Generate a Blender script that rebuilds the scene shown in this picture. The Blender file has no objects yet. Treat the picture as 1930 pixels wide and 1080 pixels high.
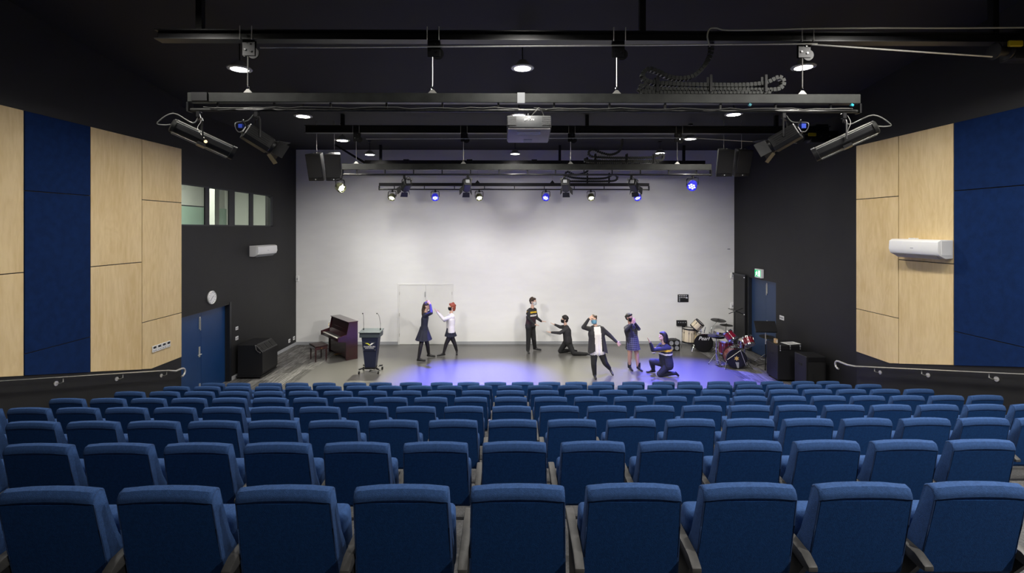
import bpy, bmesh, math, random
import numpy as np
from mathutils import Vector, Matrix, Quaternion
random.seed(7)
scene = bpy.context.scene
C = scene.collection
PI = math.pi

# ------------------------------------------------------------------ camera, world, exposure
FPX, YAW, CAM_H, HORIZON = 911.0, 9 / 911.0, 4.10, 430.0
cam_d = bpy.data.cameras.new('camera'); cam = bpy.data.objects.new('camera', cam_d); C.objects.link(cam)
cam.location = (0, 0, CAM_H); cam.rotation_euler = (PI / 2, 0, -YAW)
cam_d.sensor_width = 36.0; cam_d.lens = FPX / 1930 * 36.0
cam_d.shift_y = -(540 - HORIZON) / 1930.0
cam_d.clip_start = 0.05; cam_d.clip_end = 100
scene.camera = cam
w = bpy.data.worlds.new('world'); scene.world = w; w.use_nodes = True
w.node_tree.nodes['Background'].inputs[0].default_value = (0.5, 0.55, 0.62, 1)
w.node_tree.nodes['Background'].inputs[1].default_value = 0.02
vs = scene.view_settings
vs.view_transform = 'Standard'; vs.look = 'None'; vs.exposure = 0.15; vs.gamma = 1.0; vs.use_curve_mapping = False

_c, _s = math.cos(YAW), math.sin(YAW)
def ray(px, py):
    t = (px - 965) / FPX; u = (HORIZON - py) / FPX
    return Vector((_s + t * _c, _c - t * _s, u))
def PY(px, py, Y):
    d = ray(px, py); return Vector((0, 0, CAM_H)) + d * (Y / d.y)
def PX(px, py, X):
    d = ray(px, py); return Vector((0, 0, CAM_H)) + d * (X / d.x)
def PZ(px, py, z=0.0):
    d = ray(px, py); return Vector((0, 0, CAM_H)) + d * ((z - CAM_H) / d.z)

# ------------------------------------------------------------------ materials
M = {}
def mat(key, col, rough=0.6, metal=0.0, vary=0.0, scale=8.0, bump=0.0, bscale=None, stretch=None, coat=0.0, sheen=0.0, objvar=0.0, spec=0.5, emit=None, estr=0.0):
    m = bpy.data.materials.new(key); m.use_nodes = True; M[key] = m
    nt = m.node_tree; N = nt.nodes; L = nt.links
    b = N['Principled BSDF']
    b.inputs['Base Color'].default_value = (*col, 1); b.inputs['Roughness'].default_value = rough; b.inputs['Metallic'].default_value = metal
    b.inputs['Specular IOR Level'].default_value = spec
    if coat: b.inputs['Coat Weight'].default_value = coat; b.inputs['Coat Roughness'].default_value = 0.12
    if sheen: b.inputs['Sheen Weight'].default_value = sheen; b.inputs['Sheen Roughness'].default_value = 0.5
    if emit: b.inputs['Emission Color'].default_value = (*emit, 1); b.inputs['Emission Strength'].default_value = estr
    if vary or bump:
        tc = N.new('ShaderNodeTexCoord'); mp = N.new('ShaderNodeMapping'); L.new(tc.outputs['Object'], mp.inputs['Vector'])
        if stretch: mp.inputs['Scale'].default_value = stretch
        nz = N.new('ShaderNodeTexNoise'); nz.inputs['Scale'].default_value = scale; nz.inputs['Detail'].default_value = 4
        if objvar:
            oi = N.new('ShaderNodeObjectInfo'); cx = N.new('ShaderNodeCombineXYZ'); ml = N.new('ShaderNodeMath'); ml.operation = 'MULTIPLY'; ml.inputs[1].default_value = 37.0
            L.new(oi.outputs['Random'], ml.inputs[0])
            for i in range(3): L.new(ml.outputs[0], cx.inputs[i])
            L.new(cx.outputs[0], mp.inputs['Location'])
        L.new(mp.outputs[0], nz.inputs['Vector'])
    if vary:
        rp = N.new('ShaderNodeValToRGB'); lo, hi = 1 - vary, 1 + vary
        rp.color_ramp.elements[0].position = .3; rp.color_ramp.elements[1].position = .7
        rp.color_ramp.elements[0].color = (*[min(1, x * lo) for x in col], 1); rp.color_ramp.elements[1].color = (*[min(1, x * hi) for x in col], 1)
        L.new(nz.outputs['Fac'], rp.inputs[0]); src = rp.outputs[0]
        if objvar:
            hs = N.new('ShaderNodeHueSaturation'); mr = N.new('ShaderNodeMapRange'); mr.inputs[3].default_value = 1 - objvar; mr.inputs[4].default_value = 1 + objvar
            L.new(oi.outputs['Random'], mr.inputs[0]); L.new(mr.outputs[0], hs.inputs['Value']); L.new(src, hs.inputs['Color']); src = hs.outputs[0]
        L.new(src, b.inputs['Base Color'])
    if bump:
        bp = N.new('ShaderNodeBump'); bp.inputs['Strength'].default_value = bump; bp.inputs['Distance'].default_value = 0.01
        n2 = nz
        if bscale:
            n2 = N.new('ShaderNodeTexNoise'); n2.inputs['Scale'].default_value = bscale; n2.inputs['Detail'].default_value = 3
            L.new(mp.outputs[0], n2.inputs['Vector'])
        L.new(n2.outputs['Fac'], bp.inputs['Height']); L.new(bp.outputs[0], b.inputs['Normal'])
    return m

mat('black_paint', (0.0095, 0.0095, 0.0105), 0.62, vary=.12, scale=3, bump=.05, bscale=60)
mat('ceiling_black', (0.0045, 0.0045, 0.0062), 0.75, vary=.15, scale=2)
mat('white_wall', (0.80, 0.795, 0.785), 0.7, vary=.02, scale=1.5, bump=.08, bscale=45, stretch=(1, 1, 3))
mat('blue_felt', (0.0035, 0.018, 0.078), 0.95, vary=.14, scale=9, bump=.25, bscale=180, spec=.15, objvar=.06)
mat('vinyl', (0.118, 0.114, 0.108), 0.26, vary=.07, scale=140, bump=.03, bscale=30)
mat('tier_carpet', (0.075, 0.075, 0.078), 0.95, vary=.35, scale=60, bump=.3, bscale=220)
mat('carpet_backing', (0.05, 0.05, 0.052), 0.95)
mat('baseboard_grey', (0.36, 0.37, 0.39), 0.5, vary=.03)
mat('blue_door', (0.008, 0.045, 0.155), 0.38, vary=.05, scale=4)
mat('navy_door', (0.02, 0.045, 0.11), 0.42, vary=.05, scale=4)
mat('white_door', (0.76, 0.755, 0.735), 0.45, vary=.015, scale=3)
mat('dark_frame', (0.014, 0.016, 0.02), 0.4, vary=.1)
mat('steel', (0.62, 0.61, 0.58), 0.38, 0.55, vary=.08, scale=30)
mat('chrome', (0.82, 0.82, 0.84), 0.1, 1.0, vary=.04, scale=20)
mat('black_metal', (0.013, 0.013, 0.015), 0.42, 0.25, vary=.2, scale=14, bump=.05)
mat('bar_grey', (0.036, 0.038, 0.036), 0.45, 0.3, vary=.25, scale=6, bump=.05)
mat('pipe_dark', (0.06, 0.06, 0.058), 0.35, 0.7, vary=.25, scale=18)
mat('black_plastic', (0.009, 0.009, 0.0105), 0.5, vary=.15, scale=20)
mat('rubber', (0.01, 0.01, 0.01), 0.75, vary=.1)
mat('speaker_grille', (0.008, 0.008, 0.009), 0.7, vary=.3, scale=200, bump=.4, bscale=260)
mat('white_plastic', (0.8, 0.8, 0.8), 0.35, vary=.01)
mat('grey_plastic', (0.32, 0.33, 0.35), 0.45, vary=.05)
mat('seat_fabric', (0.026, 0.068, 0.190), 0.9, vary=.16, scale=70, bump=.35, bscale=330, spec=.25)
mat('seat_back', (0.008, 0.048, 0.170), 0.9, vary=.16, scale=70, bump=.35, bscale=330, spec=.2)
mat('seat_piping', (0.012, 0.04, 0.125), 0.8, vary=.1, scale=60)
mat('armrest', (0.07, 0.068, 0.066), 0.5, vary=.12, scale=25, bump=.05)
mat('seat_frame', (0.02, 0.02, 0.022), 0.5, .2, vary=.2)
mat('mahogany', (0.035, 0.008, 0.012), 0.16, vary=.25, scale=5, stretch=(4, 4, .6), coat=.6)
mat('ivory', (0.72, 0.7, 0.64), 0.3, vary=.02)
mat('brass', (0.62, 0.45, 0.18), 0.25, 1.0, vary=.05)
mat('leather', (0.02, 0.008, 0.008), 0.42, vary=.2, scale=30, bump=.15)
mat('lectern_grey', (0.065, 0.082, 0.095), 0.4, .3, vary=.05)
mat('lectern_navy', (0.012, 0.016, 0.04), 0.4, vary=.08)
mat('print_white', (0.85, 0.85, 0.87), 0.5, vary=.01)
mat('print_yellow', (0.75, 0.72, 0.05), 0.5, vary=.02)
mat('star_gold', (0.62, 0.42, 0.12), 0.5, vary=.05)
mat('cream_lacquer', (0.66, 0.57, 0.40), 0.25, vary=.04, scale=4, coat=.4)
mat('red_lacquer', (0.17, 0.006, 0.018), 0.15, vary=.12, scale=6, coat=.7)
mat('drum_head_black', (0.01, 0.01, 0.011), 0.28, vary=.1)
mat('drum_skin', (0.55, 0.53, 0.48), 0.5, vary=.04)
mat('cymbal_bronze', (0.20, 0.15, 0.075), 0.32, 1.0, vary=.15, scale=9)
mat('cymbal_dark', (0.03, 0.028, 0.026), 0.4, .6, vary=.2)
mat('paper', (0.8, 0.8, 0.78), 0.7, vary=.02)
mat('tan_wood', (0.5, 0.33, 0.15), 0.5, vary=.15, scale=6)
mat('yellow_tag', (0.55, 0.42, 0.01), 0.5, vary=.05)
mat('cyan_clip', (0.03, 0.35, 0.42), 0.4, vary=.05)
mat('cable_black', (0.02, 0.02, 0.021), 0.45, vary=.15)
mat('cable_grey', (0.16, 0.16, 0.15), 0.45, vary=.1)
mat('cable_white', (0.6, 0.6, 0.52), 0.5, vary=.05)
mat('projector_grey', (0.05, 0.053, 0.057), 0.45, vary=.04)
mat('projector_base', (0.42, 0.39, 0.40), 0.5, vary=.03)
mat('green_sign', (0.0, 0.25, 0.08), 0.4, emit=(0.02, 0.55, 0.2), estr=.7)
mat('white_sign', (0.8, 0.9, 0.85), 0.4, emit=(0.85, 1, 0.92), estr=.9)
mat('lamp_glow', (1, 1, 1), 0.5, emit=(1.0, 0.96, 0.86), estr=22)
mat('lamp_rim', (0.55, 0.55, 0.53), 0.4, .3, vary=.03)
mat('lens_warm', (1, 0.9, 0.7), 0.3, emit=(1, .72, .38), estr=1.2)
mat('led_white', (1, 1, 0.9), 0.3, emit=(1, 1, 0.72), estr=6)
mat('led_blue', (0.2, 0.2, 1), 0.3, emit=(0.16, 0.16, 1.0), estr=7)
mat('par_blue', (0.03, 0.03, 0.4), 0.35, .2, emit=(.05, .05, 1), estr=.35)
mat('par_white', (0.12, 0.12, 0.07), 0.35, .4, vary=.05)
mat('plug_blue', (0.02, 0.06, 0.5), 0.4, vary=.05)
mat('indicator', (1, 1, 1), 0.3, emit=(1, .98, .92), estr=2.0)
mat('room_wall', (0.50, 0.505, 0.465), 0.8, vary=.04, scale=2)
mat('room_green', (0.30, 0.42, 0.34), 0.7, vary=.04, scale=2)
mat('skin_a', (0.52, 0.30, 0.22), 0.5, vary=.05, scale=12)
mat('skin_b', (0.58, 0.37, 0.28), 0.5, vary=.05, scale=12)
mat('navy_cloth', (0.014, 0.016, 0.032), 0.85, vary=.2, scale=30, bump=.2, bscale=120)
mat('black_cloth', (0.012, 0.012, 0.013), 0.85, vary=.2, scale=30, bump=.2, bscale=120)
mat('charcoal_cloth', (0.022, 0.021, 0.024), 0.85, vary=.2, scale=30, bump=.2, bscale=120)
mat('maroon_cloth', (0.045, 0.02, 0.032), 0.85, vary=.2, scale=30, bump=.2)
mat('white_cloth', (0.72, 0.69, 0.68), 0.85, vary=.05, scale=20, bump=.2, bscale=100)
mat('yellow_cloth', (0.62, 0.40, 0.02), 0.85, vary=.05, scale=20)
mat('tights', (0.014, 0.012, 0.014), 0.6, vary=.2, scale=20)
mat('shoe_black', (0.009, 0.009, 0.01), 0.35, vary=.1)
mat('purple_cloth', (0.045, 0.032, 0.085), 0.8, vary=.15, scale=20)
mat('mask_white', (0.75, 0.76, 0.76), 0.8, vary=.02)
mat('mask_blue', (0.25, 0.55, 0.75), 0.8, vary=.03)
mat('mask_black', (0.012, 0.012, 0.013), 0.8, vary=.1)
mat('eye_white', (0.75, 0.74, 0.72), 0.3, vary=.01)
mat('hair_brown', (0.05, 0.03, 0.018), 0.55, vary=.35, scale=25, stretch=(6, 6, 1), bump=.5, bscale=60)
mat('hair_dark', (0.014, 0.011, 0.011), 0.5, vary=.35, scale=25, stretch=(6, 6, 1), bump=.5, bscale=60)
mat('hair_red', (0.28, 0.055, 0.02), 0.55, vary=.3, scale=25, stretch=(6, 6, 1), bump=.5, bscale=60)

def mat_wood():
    m = bpy.data.materials.new('maple_ply'); m.use_nodes = True; M['maple_ply'] = m
    nt = m.node_tree; N = nt.nodes; L = nt.links; b = N['Principled BSDF']; b.inputs['Roughness'].default_value = .42
    tc = N.new('ShaderNodeTexCoord'); mp = N.new('ShaderNodeMapping'); L.new(tc.outputs['Object'], mp.inputs['Vector'])
    oi = N.new('ShaderNodeObjectInfo'); ml = N.new('ShaderNodeMath'); ml.operation = 'MULTIPLY'; ml.inputs[1].default_value = 53; L.new(oi.outputs['Random'], ml.inputs[0])
    cx = N.new('ShaderNodeCombineXYZ')
    for i in range(3): L.new(ml.outputs[0], cx.inputs[i])
    L.new(cx.outputs[0], mp.inputs['Location']); mp.inputs['Scale'].default_value = (3.0, 3.0, 0.6)
    n1 = N.new('ShaderNodeTexNoise'); n1.inputs['Scale'].default_value = 1.1; n1.inputs['Detail'].default_value = 3; n1.inputs['Distortion'].default_value = 1.2; L.new(mp.outputs[0], n1.inputs['Vector'])
    w1 = N.new('ShaderNodeMath'); w1.operation = 'MULTIPLY'; w1.inputs[1].default_value = 42; L.new(n1.outputs['Fac'], w1.inputs[0])
    sn = N.new('ShaderNodeMath'); sn.operation = 'SINE'; L.new(w1.outputs[0], sn.inputs[0])
    n2 = N.new('ShaderNodeTexNoise'); n2.inputs['Scale'].default_value = 5; n2.inputs['Detail'].default_value = 5; L.new(mp.outputs[0], n2.inputs['Vector'])
    mr = N.new('ShaderNodeMapRange'); mr.inputs[1].default_value = -1; mr.inputs[2].default_value = 1; mr.inputs[3].default_value = .0; mr.inputs[4].default_value = .16; L.new(sn.outputs[0], mr.inputs[0])
    ad = N.new('ShaderNodeMath'); ad.operation = 'ADD'; L.new(mr.outputs[0], ad.inputs[0]); L.new(n2.outputs['Fac'], ad.inputs[1])
    n3 = N.new('ShaderNodeTexNoise'); n3.inputs['Scale'].default_value = .55; L.new(mp.outputs[0], n3.inputs['Vector'])
    ad2 = N.new('ShaderNodeMath'); ad2.operation = 'ADD'; L.new(ad.outputs[0], ad2.inputs[0]); L.new(n3.outputs['Fac'], ad2.inputs[1])
    rp = N.new('ShaderNodeValToRGB'); e = rp.color_ramp.elements
    e[0].position = .7; e[0].color = (.60, .435, .205, 1); e[1].position = 1.4; e[1].color = (.72, .555, .305, 1)
    dv = N.new('ShaderNodeMath'); dv.operation = 'MULTIPLY'; dv.inputs[1].default_value = .72; L.new(ad2.outputs[0], dv.inputs[0])
    e[0].position = .55; e[1].position = .98
    L.new(dv.outputs[0], rp.inputs[0]); L.new(rp.outputs[0], b.inputs['Base Color'])
mat_wood()

def mat_plank():
    m = bpy.data.materials.new('carpet_plank'); m.use_nodes = True; M['carpet_plank'] = m
    nt = m.node_tree; N = nt.nodes; L = nt.links; b = N['Principled BSDF']; b.inputs['Roughness'].default_value = .95; b.inputs['Specular IOR Level'].default_value = .15
    tc = N.new('ShaderNodeTexCoord'); mp = N.new('ShaderNodeMapping'); L.new(tc.outputs['Object'], mp.inputs['Vector'])
    oi = N.new('ShaderNodeObjectInfo'); ml = N.new('ShaderNodeMath'); ml.operation = 'MULTIPLY'; ml.inputs[1].default_value = 71; L.new(oi.outputs['Random'], ml.inputs[0])
    cx = N.new('ShaderNodeCombineXYZ')
    for i in range(3): L.new(ml.outputs[0], cx.inputs[i])
    L.new(cx.outputs[0], mp.inputs['Location']); mp.inputs['Scale'].default_value = (26, 1.3, 1)
    n = N.new('ShaderNodeTexNoise'); n.inputs['Scale'].default_value = 1.6; n.inputs['Detail'].default_value = 5; n.inputs['Roughness'].default_value = .7; L.new(mp.outputs[0], n.inputs['Vector'])
    rp = N.new('ShaderNodeValToRGB'); e = rp.color_ramp.elements
    e[0].position = .38; e[0].color = (.055, .052, .05, 1); e[1].position = .68; e[1].color = (.23, .225, .22, 1)
    L.new(n.outputs['Fac'], rp.inputs[0])
    hs = N.new('ShaderNodeHueSaturation'); mr = N.new('ShaderNodeMapRange'); mr.inputs[3].default_value = .62; mr.inputs[4].default_value = 1.5
    L.new(oi.outputs['Random'], mr.inputs[0]); L.new(mr.outputs[0], hs.inputs['Value']); L.new(rp.outputs[0], hs.inputs['Color'])
    L.new(hs.outputs[0], b.inputs['Base Color'])
mat_plank()

def mat_plaid():
    m = bpy.data.materials.new('plaid'); m.use_nodes = True; M['plaid'] = m
    nt = m.node_tree; N = nt.nodes; L = nt.links; b = N['Principled BSDF']; b.inputs['Roughness'].default_value = .9
    tc = N.new('ShaderNodeTexCoord'); sp = N.new('ShaderNodeSeparateXYZ'); L.new(tc.outputs['Object'], sp.inputs[0])
    outs = []
    for ax in (0, 2):
        a = N.new('ShaderNodeMath'); a.operation = 'MULTIPLY'; a.inputs[1].default_value = 19; L.new(sp.outputs[ax], a.inputs[0])
        f = N.new('ShaderNodeMath'); f.operation = 'FRACT'; L.new(a.outputs[0], f.inputs[0])
        g = N.new('ShaderNodeMath'); g.operation = 'GREATER_THAN'; g.inputs[1].default_value = .76; L.new(f.outputs[0], g.inputs[0]); outs.append(g)
    mx = N.new('ShaderNodeMath'); mx.operation = 'MAXIMUM'; L.new(outs[0].outputs[0], mx.inputs[0]); L.new(outs[1].outputs[0], mx.inputs[1])
    mc = N.new('ShaderNodeMixRGB'); mc.inputs[1].default_value = (.022, .023, .03, 1); mc.inputs[2].default_value = (.13, .13, .145, 1)
    L.new(mx.outputs[0], mc.inputs[0]); L.new(mc.outputs[0], b.inputs['Base Color'])
mat_plaid()

def mat_glass():
    m = bpy.data.materials.new('window_glass'); m.use_nodes = True; M['window_glass'] = m
    nt = m.node_tree; N = nt.nodes; L = nt.links; N.remove(N['Principled BSDF']); out = N['Material Output']
    t = N.new('ShaderNodeBsdfTransparent'); t.inputs[0].default_value = (.90, .93, .905, 1)
    g = N.new('ShaderNodeBsdfGlossy'); g.inputs['Roughness'].default_value = .03
    mx = N.new('ShaderNodeMixShader'); mx.inputs[0].default_value = .05; L.new(t.outputs[0], mx.inputs[1]); L.new(g.outputs[0], mx.inputs[2]); L.new(mx.outputs[0], out.inputs[0])
mat_glass()

# ------------------------------------------------------------------ mesh helpers
def frame_to(axis):
    a = Vector(axis).normalized(); h = Vector((0, 0, 1)) if abs(a.z) < .95 else Vector((1, 0, 0))
    u = a.cross(h).normalized(); v = u.cross(a).normalized(); return u, v, a
class MB:
    def __init__(s): s.bm = bmesh.new()
    def box(s, lo, hi, m=None):
        lo, hi = Vector(lo), Vector(hi); c = (lo + hi) / 2; d = hi - lo
        T = Matrix.Translation(c) @ Matrix.Diagonal((d.x, d.y, d.z, 1)); T = (m @ T) if m else T
        bmesh.ops.create_cube(s.bm, size=1, matrix=T); return s
    def cbox(s, c, d, rot=None):
        T = Matrix.Translation(Vector(c))
        if rot is not None: T = T @ (rot.to_matrix().to_4x4() if isinstance(rot, Quaternion) else rot.to_4x4())
        bmesh.ops.create_cube(s.bm, size=1, matrix=T @ Matrix.Diagonal((d[0], d[1], d[2], 1))); return s
    def cone(s, p0, p1, r0, r1=None, n=12, caps=True):
        p0, p1 = Vector(p0), Vector(p1); r1 = r0 if r1 is None else r1; u, v, a = frame_to(p1 - p0)
        rings = []
        for p, r in ((p0, r0), (p1, r1)):
            rings.append([s.bm.verts.new(p + (u * math.cos(2 * PI * i / n) + v * math.sin(2 * PI * i / n)) * r) for i in range(n)])
        for i in range(n): s.bm.faces.new((rings[0][i], rings[0][(i + 1) % n], rings[1][(i + 1) % n], rings[1][i]))
        if caps: s.bm.faces.new(rings[0][::-1]); s.bm.faces.new(rings[1])
        return s
    def tube(s, pts, r, n=8, closed=False):
        pts = [Vector(p) for p in pts]; k = len(pts); rings = []; pu = None
        for i, p in enumerate(pts):
            if closed: t = pts[(i + 1) % k] - pts[i - 1]
            else: t = pts[min(i + 1, k - 1)] - pts[max(i - 1, 0)]
            u, v, a = frame_to(t)
            if pu is not None:
                u = (pu - a * pu.dot(a)); u = u.normalized() if u.length > 1e-6 else frame_to(t)[0]; v = a.cross(u)
            pu = u
            rr = r[i] if isinstance(r, (list, tuple)) else r
            rings.append([s.bm.verts.new(p + (u * math.cos(2 * PI * j / n) + v * math.sin(2 * PI * j / n)) * rr) for j in range(n)])
        for i in range(k if closed else k - 1):
            A, B_ = rings[i], rings[(i + 1) % k]
            for j in range(n): s.bm.faces.new((A[j], A[(j + 1) % n], B_[(j + 1) % n], B_[j]))
        if not closed: s.bm.faces.new(rings[0][::-1]); s.bm.faces.new(rings[-1])
        return s
    def lathe(s, prof, n=24, m=None):
        """prof: [(r, z)] about local Z"""
        m = m or Matrix.Identity(4); rings = []
        for r, z in prof:
            if r < 1e-6: rings.append([s.bm.verts.new(m @ Vector((0, 0, z)))])
            else: rings.append([s.bm.verts.new(m @ Vector((r * math.cos(2 * PI * i / n), r * math.sin(2 * PI * i / n), z))) for i in range(n)])
        for A, B_ in zip(rings, rings[1:]):
            if len(A) == 1 and len(B_) == 1: continue
            for i in range(n):
                j = (i + 1) % n
                if len(A) == 1: s.bm.faces.new((A[0], B_[j], B_[i]))
                elif len(B_) == 1: s.bm.faces.new((A[i], A[j], B_[0]))
                else: s.bm.faces.new((A[i], A[j], B_[j], B_[i]))
        return s
    def prism(s, poly, d, m=None):
        """poly: list of 3-D points, extruded by vector d"""
        m = m or Matrix.Identity(4); d = Vector(d)
        A = [s.bm.verts.new(m @ Vector(p)) for p in poly]; B_ = [s.bm.verts.new(m @ (Vector(p) + d)) for p in poly]
        k = len(poly); s.bm.faces.new(A[::-1]); s.bm.faces.new(B_)
        for i in range(k): s.bm.faces.new((A[i], A[(i + 1) % k], B_[(i + 1) % k], B_[i]))
        return s
    def ell(s, c, r, rot=None, n=12):
        T = Matrix.Translation(Vector(c))
        if rot is not None: T = T @ rot.to_4x4()
        bmesh.ops.create_uvsphere(s.bm, u_segments=n, v_segments=max(6, n * 2 // 3), radius=1, matrix=T @ Matrix.Diagonal((r[0], r[1], r[2], 1))); return s
    def bevel(s, off, seg=2, ang=30):
        bmesh.ops.recalc_face_normals(s.bm, faces=s.bm.faces[:])
        ed = [e for e in s.bm.edges if len(e.link_faces) == 2 and e.calc_face_angle(0) > math.radians(ang)]
        bmesh.ops.bevel(s.bm, geom=ed, offset=off, segments=seg, affect='EDGES', profile=.6, clamp_overlap=True); return s
    def build(s, name, material, parent=None, smooth=False, loc=None, rot=None):
        bmesh.ops.recalc_face_normals(s.bm, faces=s.bm.faces[:])
        me = bpy.data.meshes.new(name); s.bm.to_mesh(me); s.bm.free()
        me.materials.append(M[material] if isinstance(material, str) else material)
        if smooth: me.shade_auto(smooth) if False else sm(me)
        o = bpy.data.objects.new(name, me); C.objects.link(o)
        if parent is not None: o.parent = parent
        if loc is not None: o.location = loc
        if rot is not None: o.rotation_euler = rot
        return o
def sm(me, ang=40):
    for p in me.polygons: p.use_smooth = True
    try: me.set_sharp_from_angle(angle=math.radians(ang))
    except Exception: pass
def smooth3(pp, n=5):
    pp = [Vector(p) for p in pp]; out = []; k = len(pp)
    for i in range(k - 1):
        p0, p1, p2, p3 = [pp[max(0, min(k - 1, j))] for j in (i - 1, i, i + 1, i + 2)]
        for u in range(n):
            t_ = u / n; out.append(.5 * ((2 * p1) + (p2 - p0) * t_ + (2 * p0 - 5 * p1 + 4 * p2 - p3) * t_ ** 2 + (3 * p1 - p0 - 3 * p2 + p3) * t_ ** 3))
    return out + [pp[-1]]
def empty(name, loc, rz=0.0):
    o = bpy.data.objects.new(name, None); o.empty_display_size = .1; C.objects.link(o); o.location = loc; o.rotation_euler = (0, 0, rz); return o
def tag(o, label=None, cat=None, group=None, kind=None):
    if label: o['label'] = label
    if cat: o['category'] = cat
    if group: o['group'] = group
    if kind: o['kind'] = kind
    return o
def copy_tree(o, parent=None):
    c = o.copy(); C.objects.link(c); c.parent = parent
    for ch in KIDS.get(o.name, []): copy_tree(ch, c)
    return c
KIDS = {}
def index_kids(root):
    for ch in [x for x in C.objects if x.parent == root]:
        KIDS.setdefault(root.name, []).append(ch); index_kids(ch)
def text_mesh(name, body, size, material, parent, loc, rot, depth=.001, align='CENTER', shear=0):
    cu = bpy.data.curves.new(name, 'FONT'); cu.body = body; cu.size = size; cu.align_x = align; cu.align_y = 'CENTER'; cu.extrude = depth; cu.shear = shear; cu.resolution_u = 3
    t = bpy.data.objects.new('tmp', cu); C.objects.link(t); bpy.context.view_layer.update()
    me = bpy.data.meshes.new_from_object(t.evaluated_get(bpy.context.evaluated_depsgraph_get()))
    bpy.data.objects.remove(t); me.name = name; me.materials.clear(); me.materials.append(M[material])
    o = bpy.data.objects.new(name, me); C.objects.link(o); o.parent = parent; o.location = loc; o.rotation_euler = rot; return o
def spot(parent, loc, aim, energy, color, size_deg, blend=.4, radius=.06):
    l = bpy.data.lights.new('lamp_light', 'SPOT'); l.energy = energy; l.color = color; l.spot_size = math.radians(size_deg); l.spot_blend = blend; l.shadow_soft_size = radius
    o = bpy.data.objects.new('lamp_light', l); C.objects.link(o); o.parent = parent; o.location = loc
    o.rotation_euler = (Vector(aim)).to_track_quat('-Z', 'Y').to_euler(); return o
ORD = ['first', 'second', 'third', 'fourth', 'fifth', 'sixth', 'seventh', 'eighth', 'ninth', 'tenth', 'eleventh', 'twelfth', 'thirteenth', 'fourteenth', 'fifteenth', 'sixteenth', 'seventeenth', 'eighteenth', 'nineteenth', 'twentieth', 'twenty-first', 'twenty-second', 'twenty-third', 'twenty-fourth', 'twenty-fifth']

# ------------------------------------------------------------------ the room
XL, XR, YB = -7.43, 8.06, 17.08          # stage side walls and back wall
PL, PR = -7.2, 7.45                      # faces of the panelled side walls
YPL, YPR = 10.78, 10.26                  # where the panelled walls start
ROW_P, ROW_R, RISE, Y1 = .555, 1.0985, .2776, 2.29
RY = [None] + [Y1 + ROW_R * i for i in range(8)]
RZ = [None] + [RISE * (7 - i) for i in range(8)]

def struct(o): o['kind'] = 'structure'; return o
# stage floor: vinyl in the middle, carpet planks at the sides
VX0, VX1 = -5.635, 6.385
floor = struct(MB().box((-9, -4, -.3), (10, YB + .3, -.012)).build('floor', 'carpet_backing'))
MB().box((VX0, 9.2, -.012), (VX1, YB, 0)).build('vinyl_sheet', 'vinyl', floor)
plank_me = None
def planks(x0, x1, y0, y1):
    global plank_me
    if plank_me is None:
        b = MB().box((-.1235, -.498, -.012), (.1235, .498, 0)); o = b.build('carpet_plank', 'carpet_plank', floor); plank_me = o.data; bpy.data.objects.remove(o)
    n = int(math.ceil(abs(x1 - x0) / .25 - 1e-6)); sg_ = 1 if x1 > x0 else -1
    for i in range(n):
        x = x0 + sg_ * (.125 + .25 * i)
        y = y1 - .5 + (.333 * (i % 3)) % 1.0
        while y > y0:
            o = bpy.data.objects.new('carpet_plank', plank_me); C.objects.link(o); o.parent = floor; o.location = (x, y, 0)
            if y + .5 > y1: o.scale.y = (y1 - (y - .5)) / 1.0; o.location.y = (y1 + y - .5) / 2
            y -= 1.0
planks(VX0, VX0 - 1.8, 10.4, YB)
planks(VX1, VX1 + 1.7, 10.4, YB)

# seating tiers
for i in range(-3, 8):
    y1 = Y1 + ROW_R * (i - 1) + .68; y0 = y1 - ROW_R
    z = RISE * (8 - i)
    if i == -3: y0 = -4
    t = struct(MB().box((PL - .2, y0, 0), (PR + .2, y1, z)).build('floor_tier', 'tier_carpet'))
    MB().box((PL - .15, y1 - .03, z - .006), (PR + .15, y1 + .004, z + .004)).build('nosing', 'black_metal', t)

# back wall with a double door
wb = struct(MB().box((XL - .3, YB, -.3), (XR + .3, YB + .25, 7.3)).build('wall_back', 'white_wall'))
bb = struct(MB().box((XL, YB - .014, 0), (-3.86, YB, .1)).build('baseboard_back', 'baseboard_grey'))
struct(MB().box((-1.88, YB - .014, 0), (XR, YB, .1)).build('baseboard_back', 'baseboard_grey'))
d3 = struct(empty('door_3', (0, 0, 0)))
x0, x1, zt = -3.80, -1.94, 2.09; mid = (x0 + x1) / 2
MB().box((x0 - .05, YB - .02, 0), (x0, YB, zt + .05)).box((x1, YB - .02, 0), (x1 + .05, YB, zt + .05)).box((x0, YB - .02, zt), (x1, YB, zt + .05)).build('frame', 'white_door', d3)
for k, (a, b_) in enumerate(((x0 + .006, mid - .004), (mid + .004, x1 - .006))):
    lf = MB().box((a, YB - .012, .012), (b_, YB, zt - .006)).build('leaf', 'white_door', d3)
    hx = a if k == 0 else b_
    for hz in (.28, 1.0, 1.75): MB().box((hx - .012, YB - .03, hz), (hx + .012, YB - .012, hz + .11)).build('hinge', 'steel', lf)
MB().box((mid - .006, YB - .003, .012), (mid + .006, YB - .001, zt - .006)).build('astragal', 'grey_plastic', d3)
MB().box((mid - .03, YB - .05, 1.68), (mid - .012, YB - .012, 1.86)).build('flush_bolt', 'grey_plastic', d3)

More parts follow.
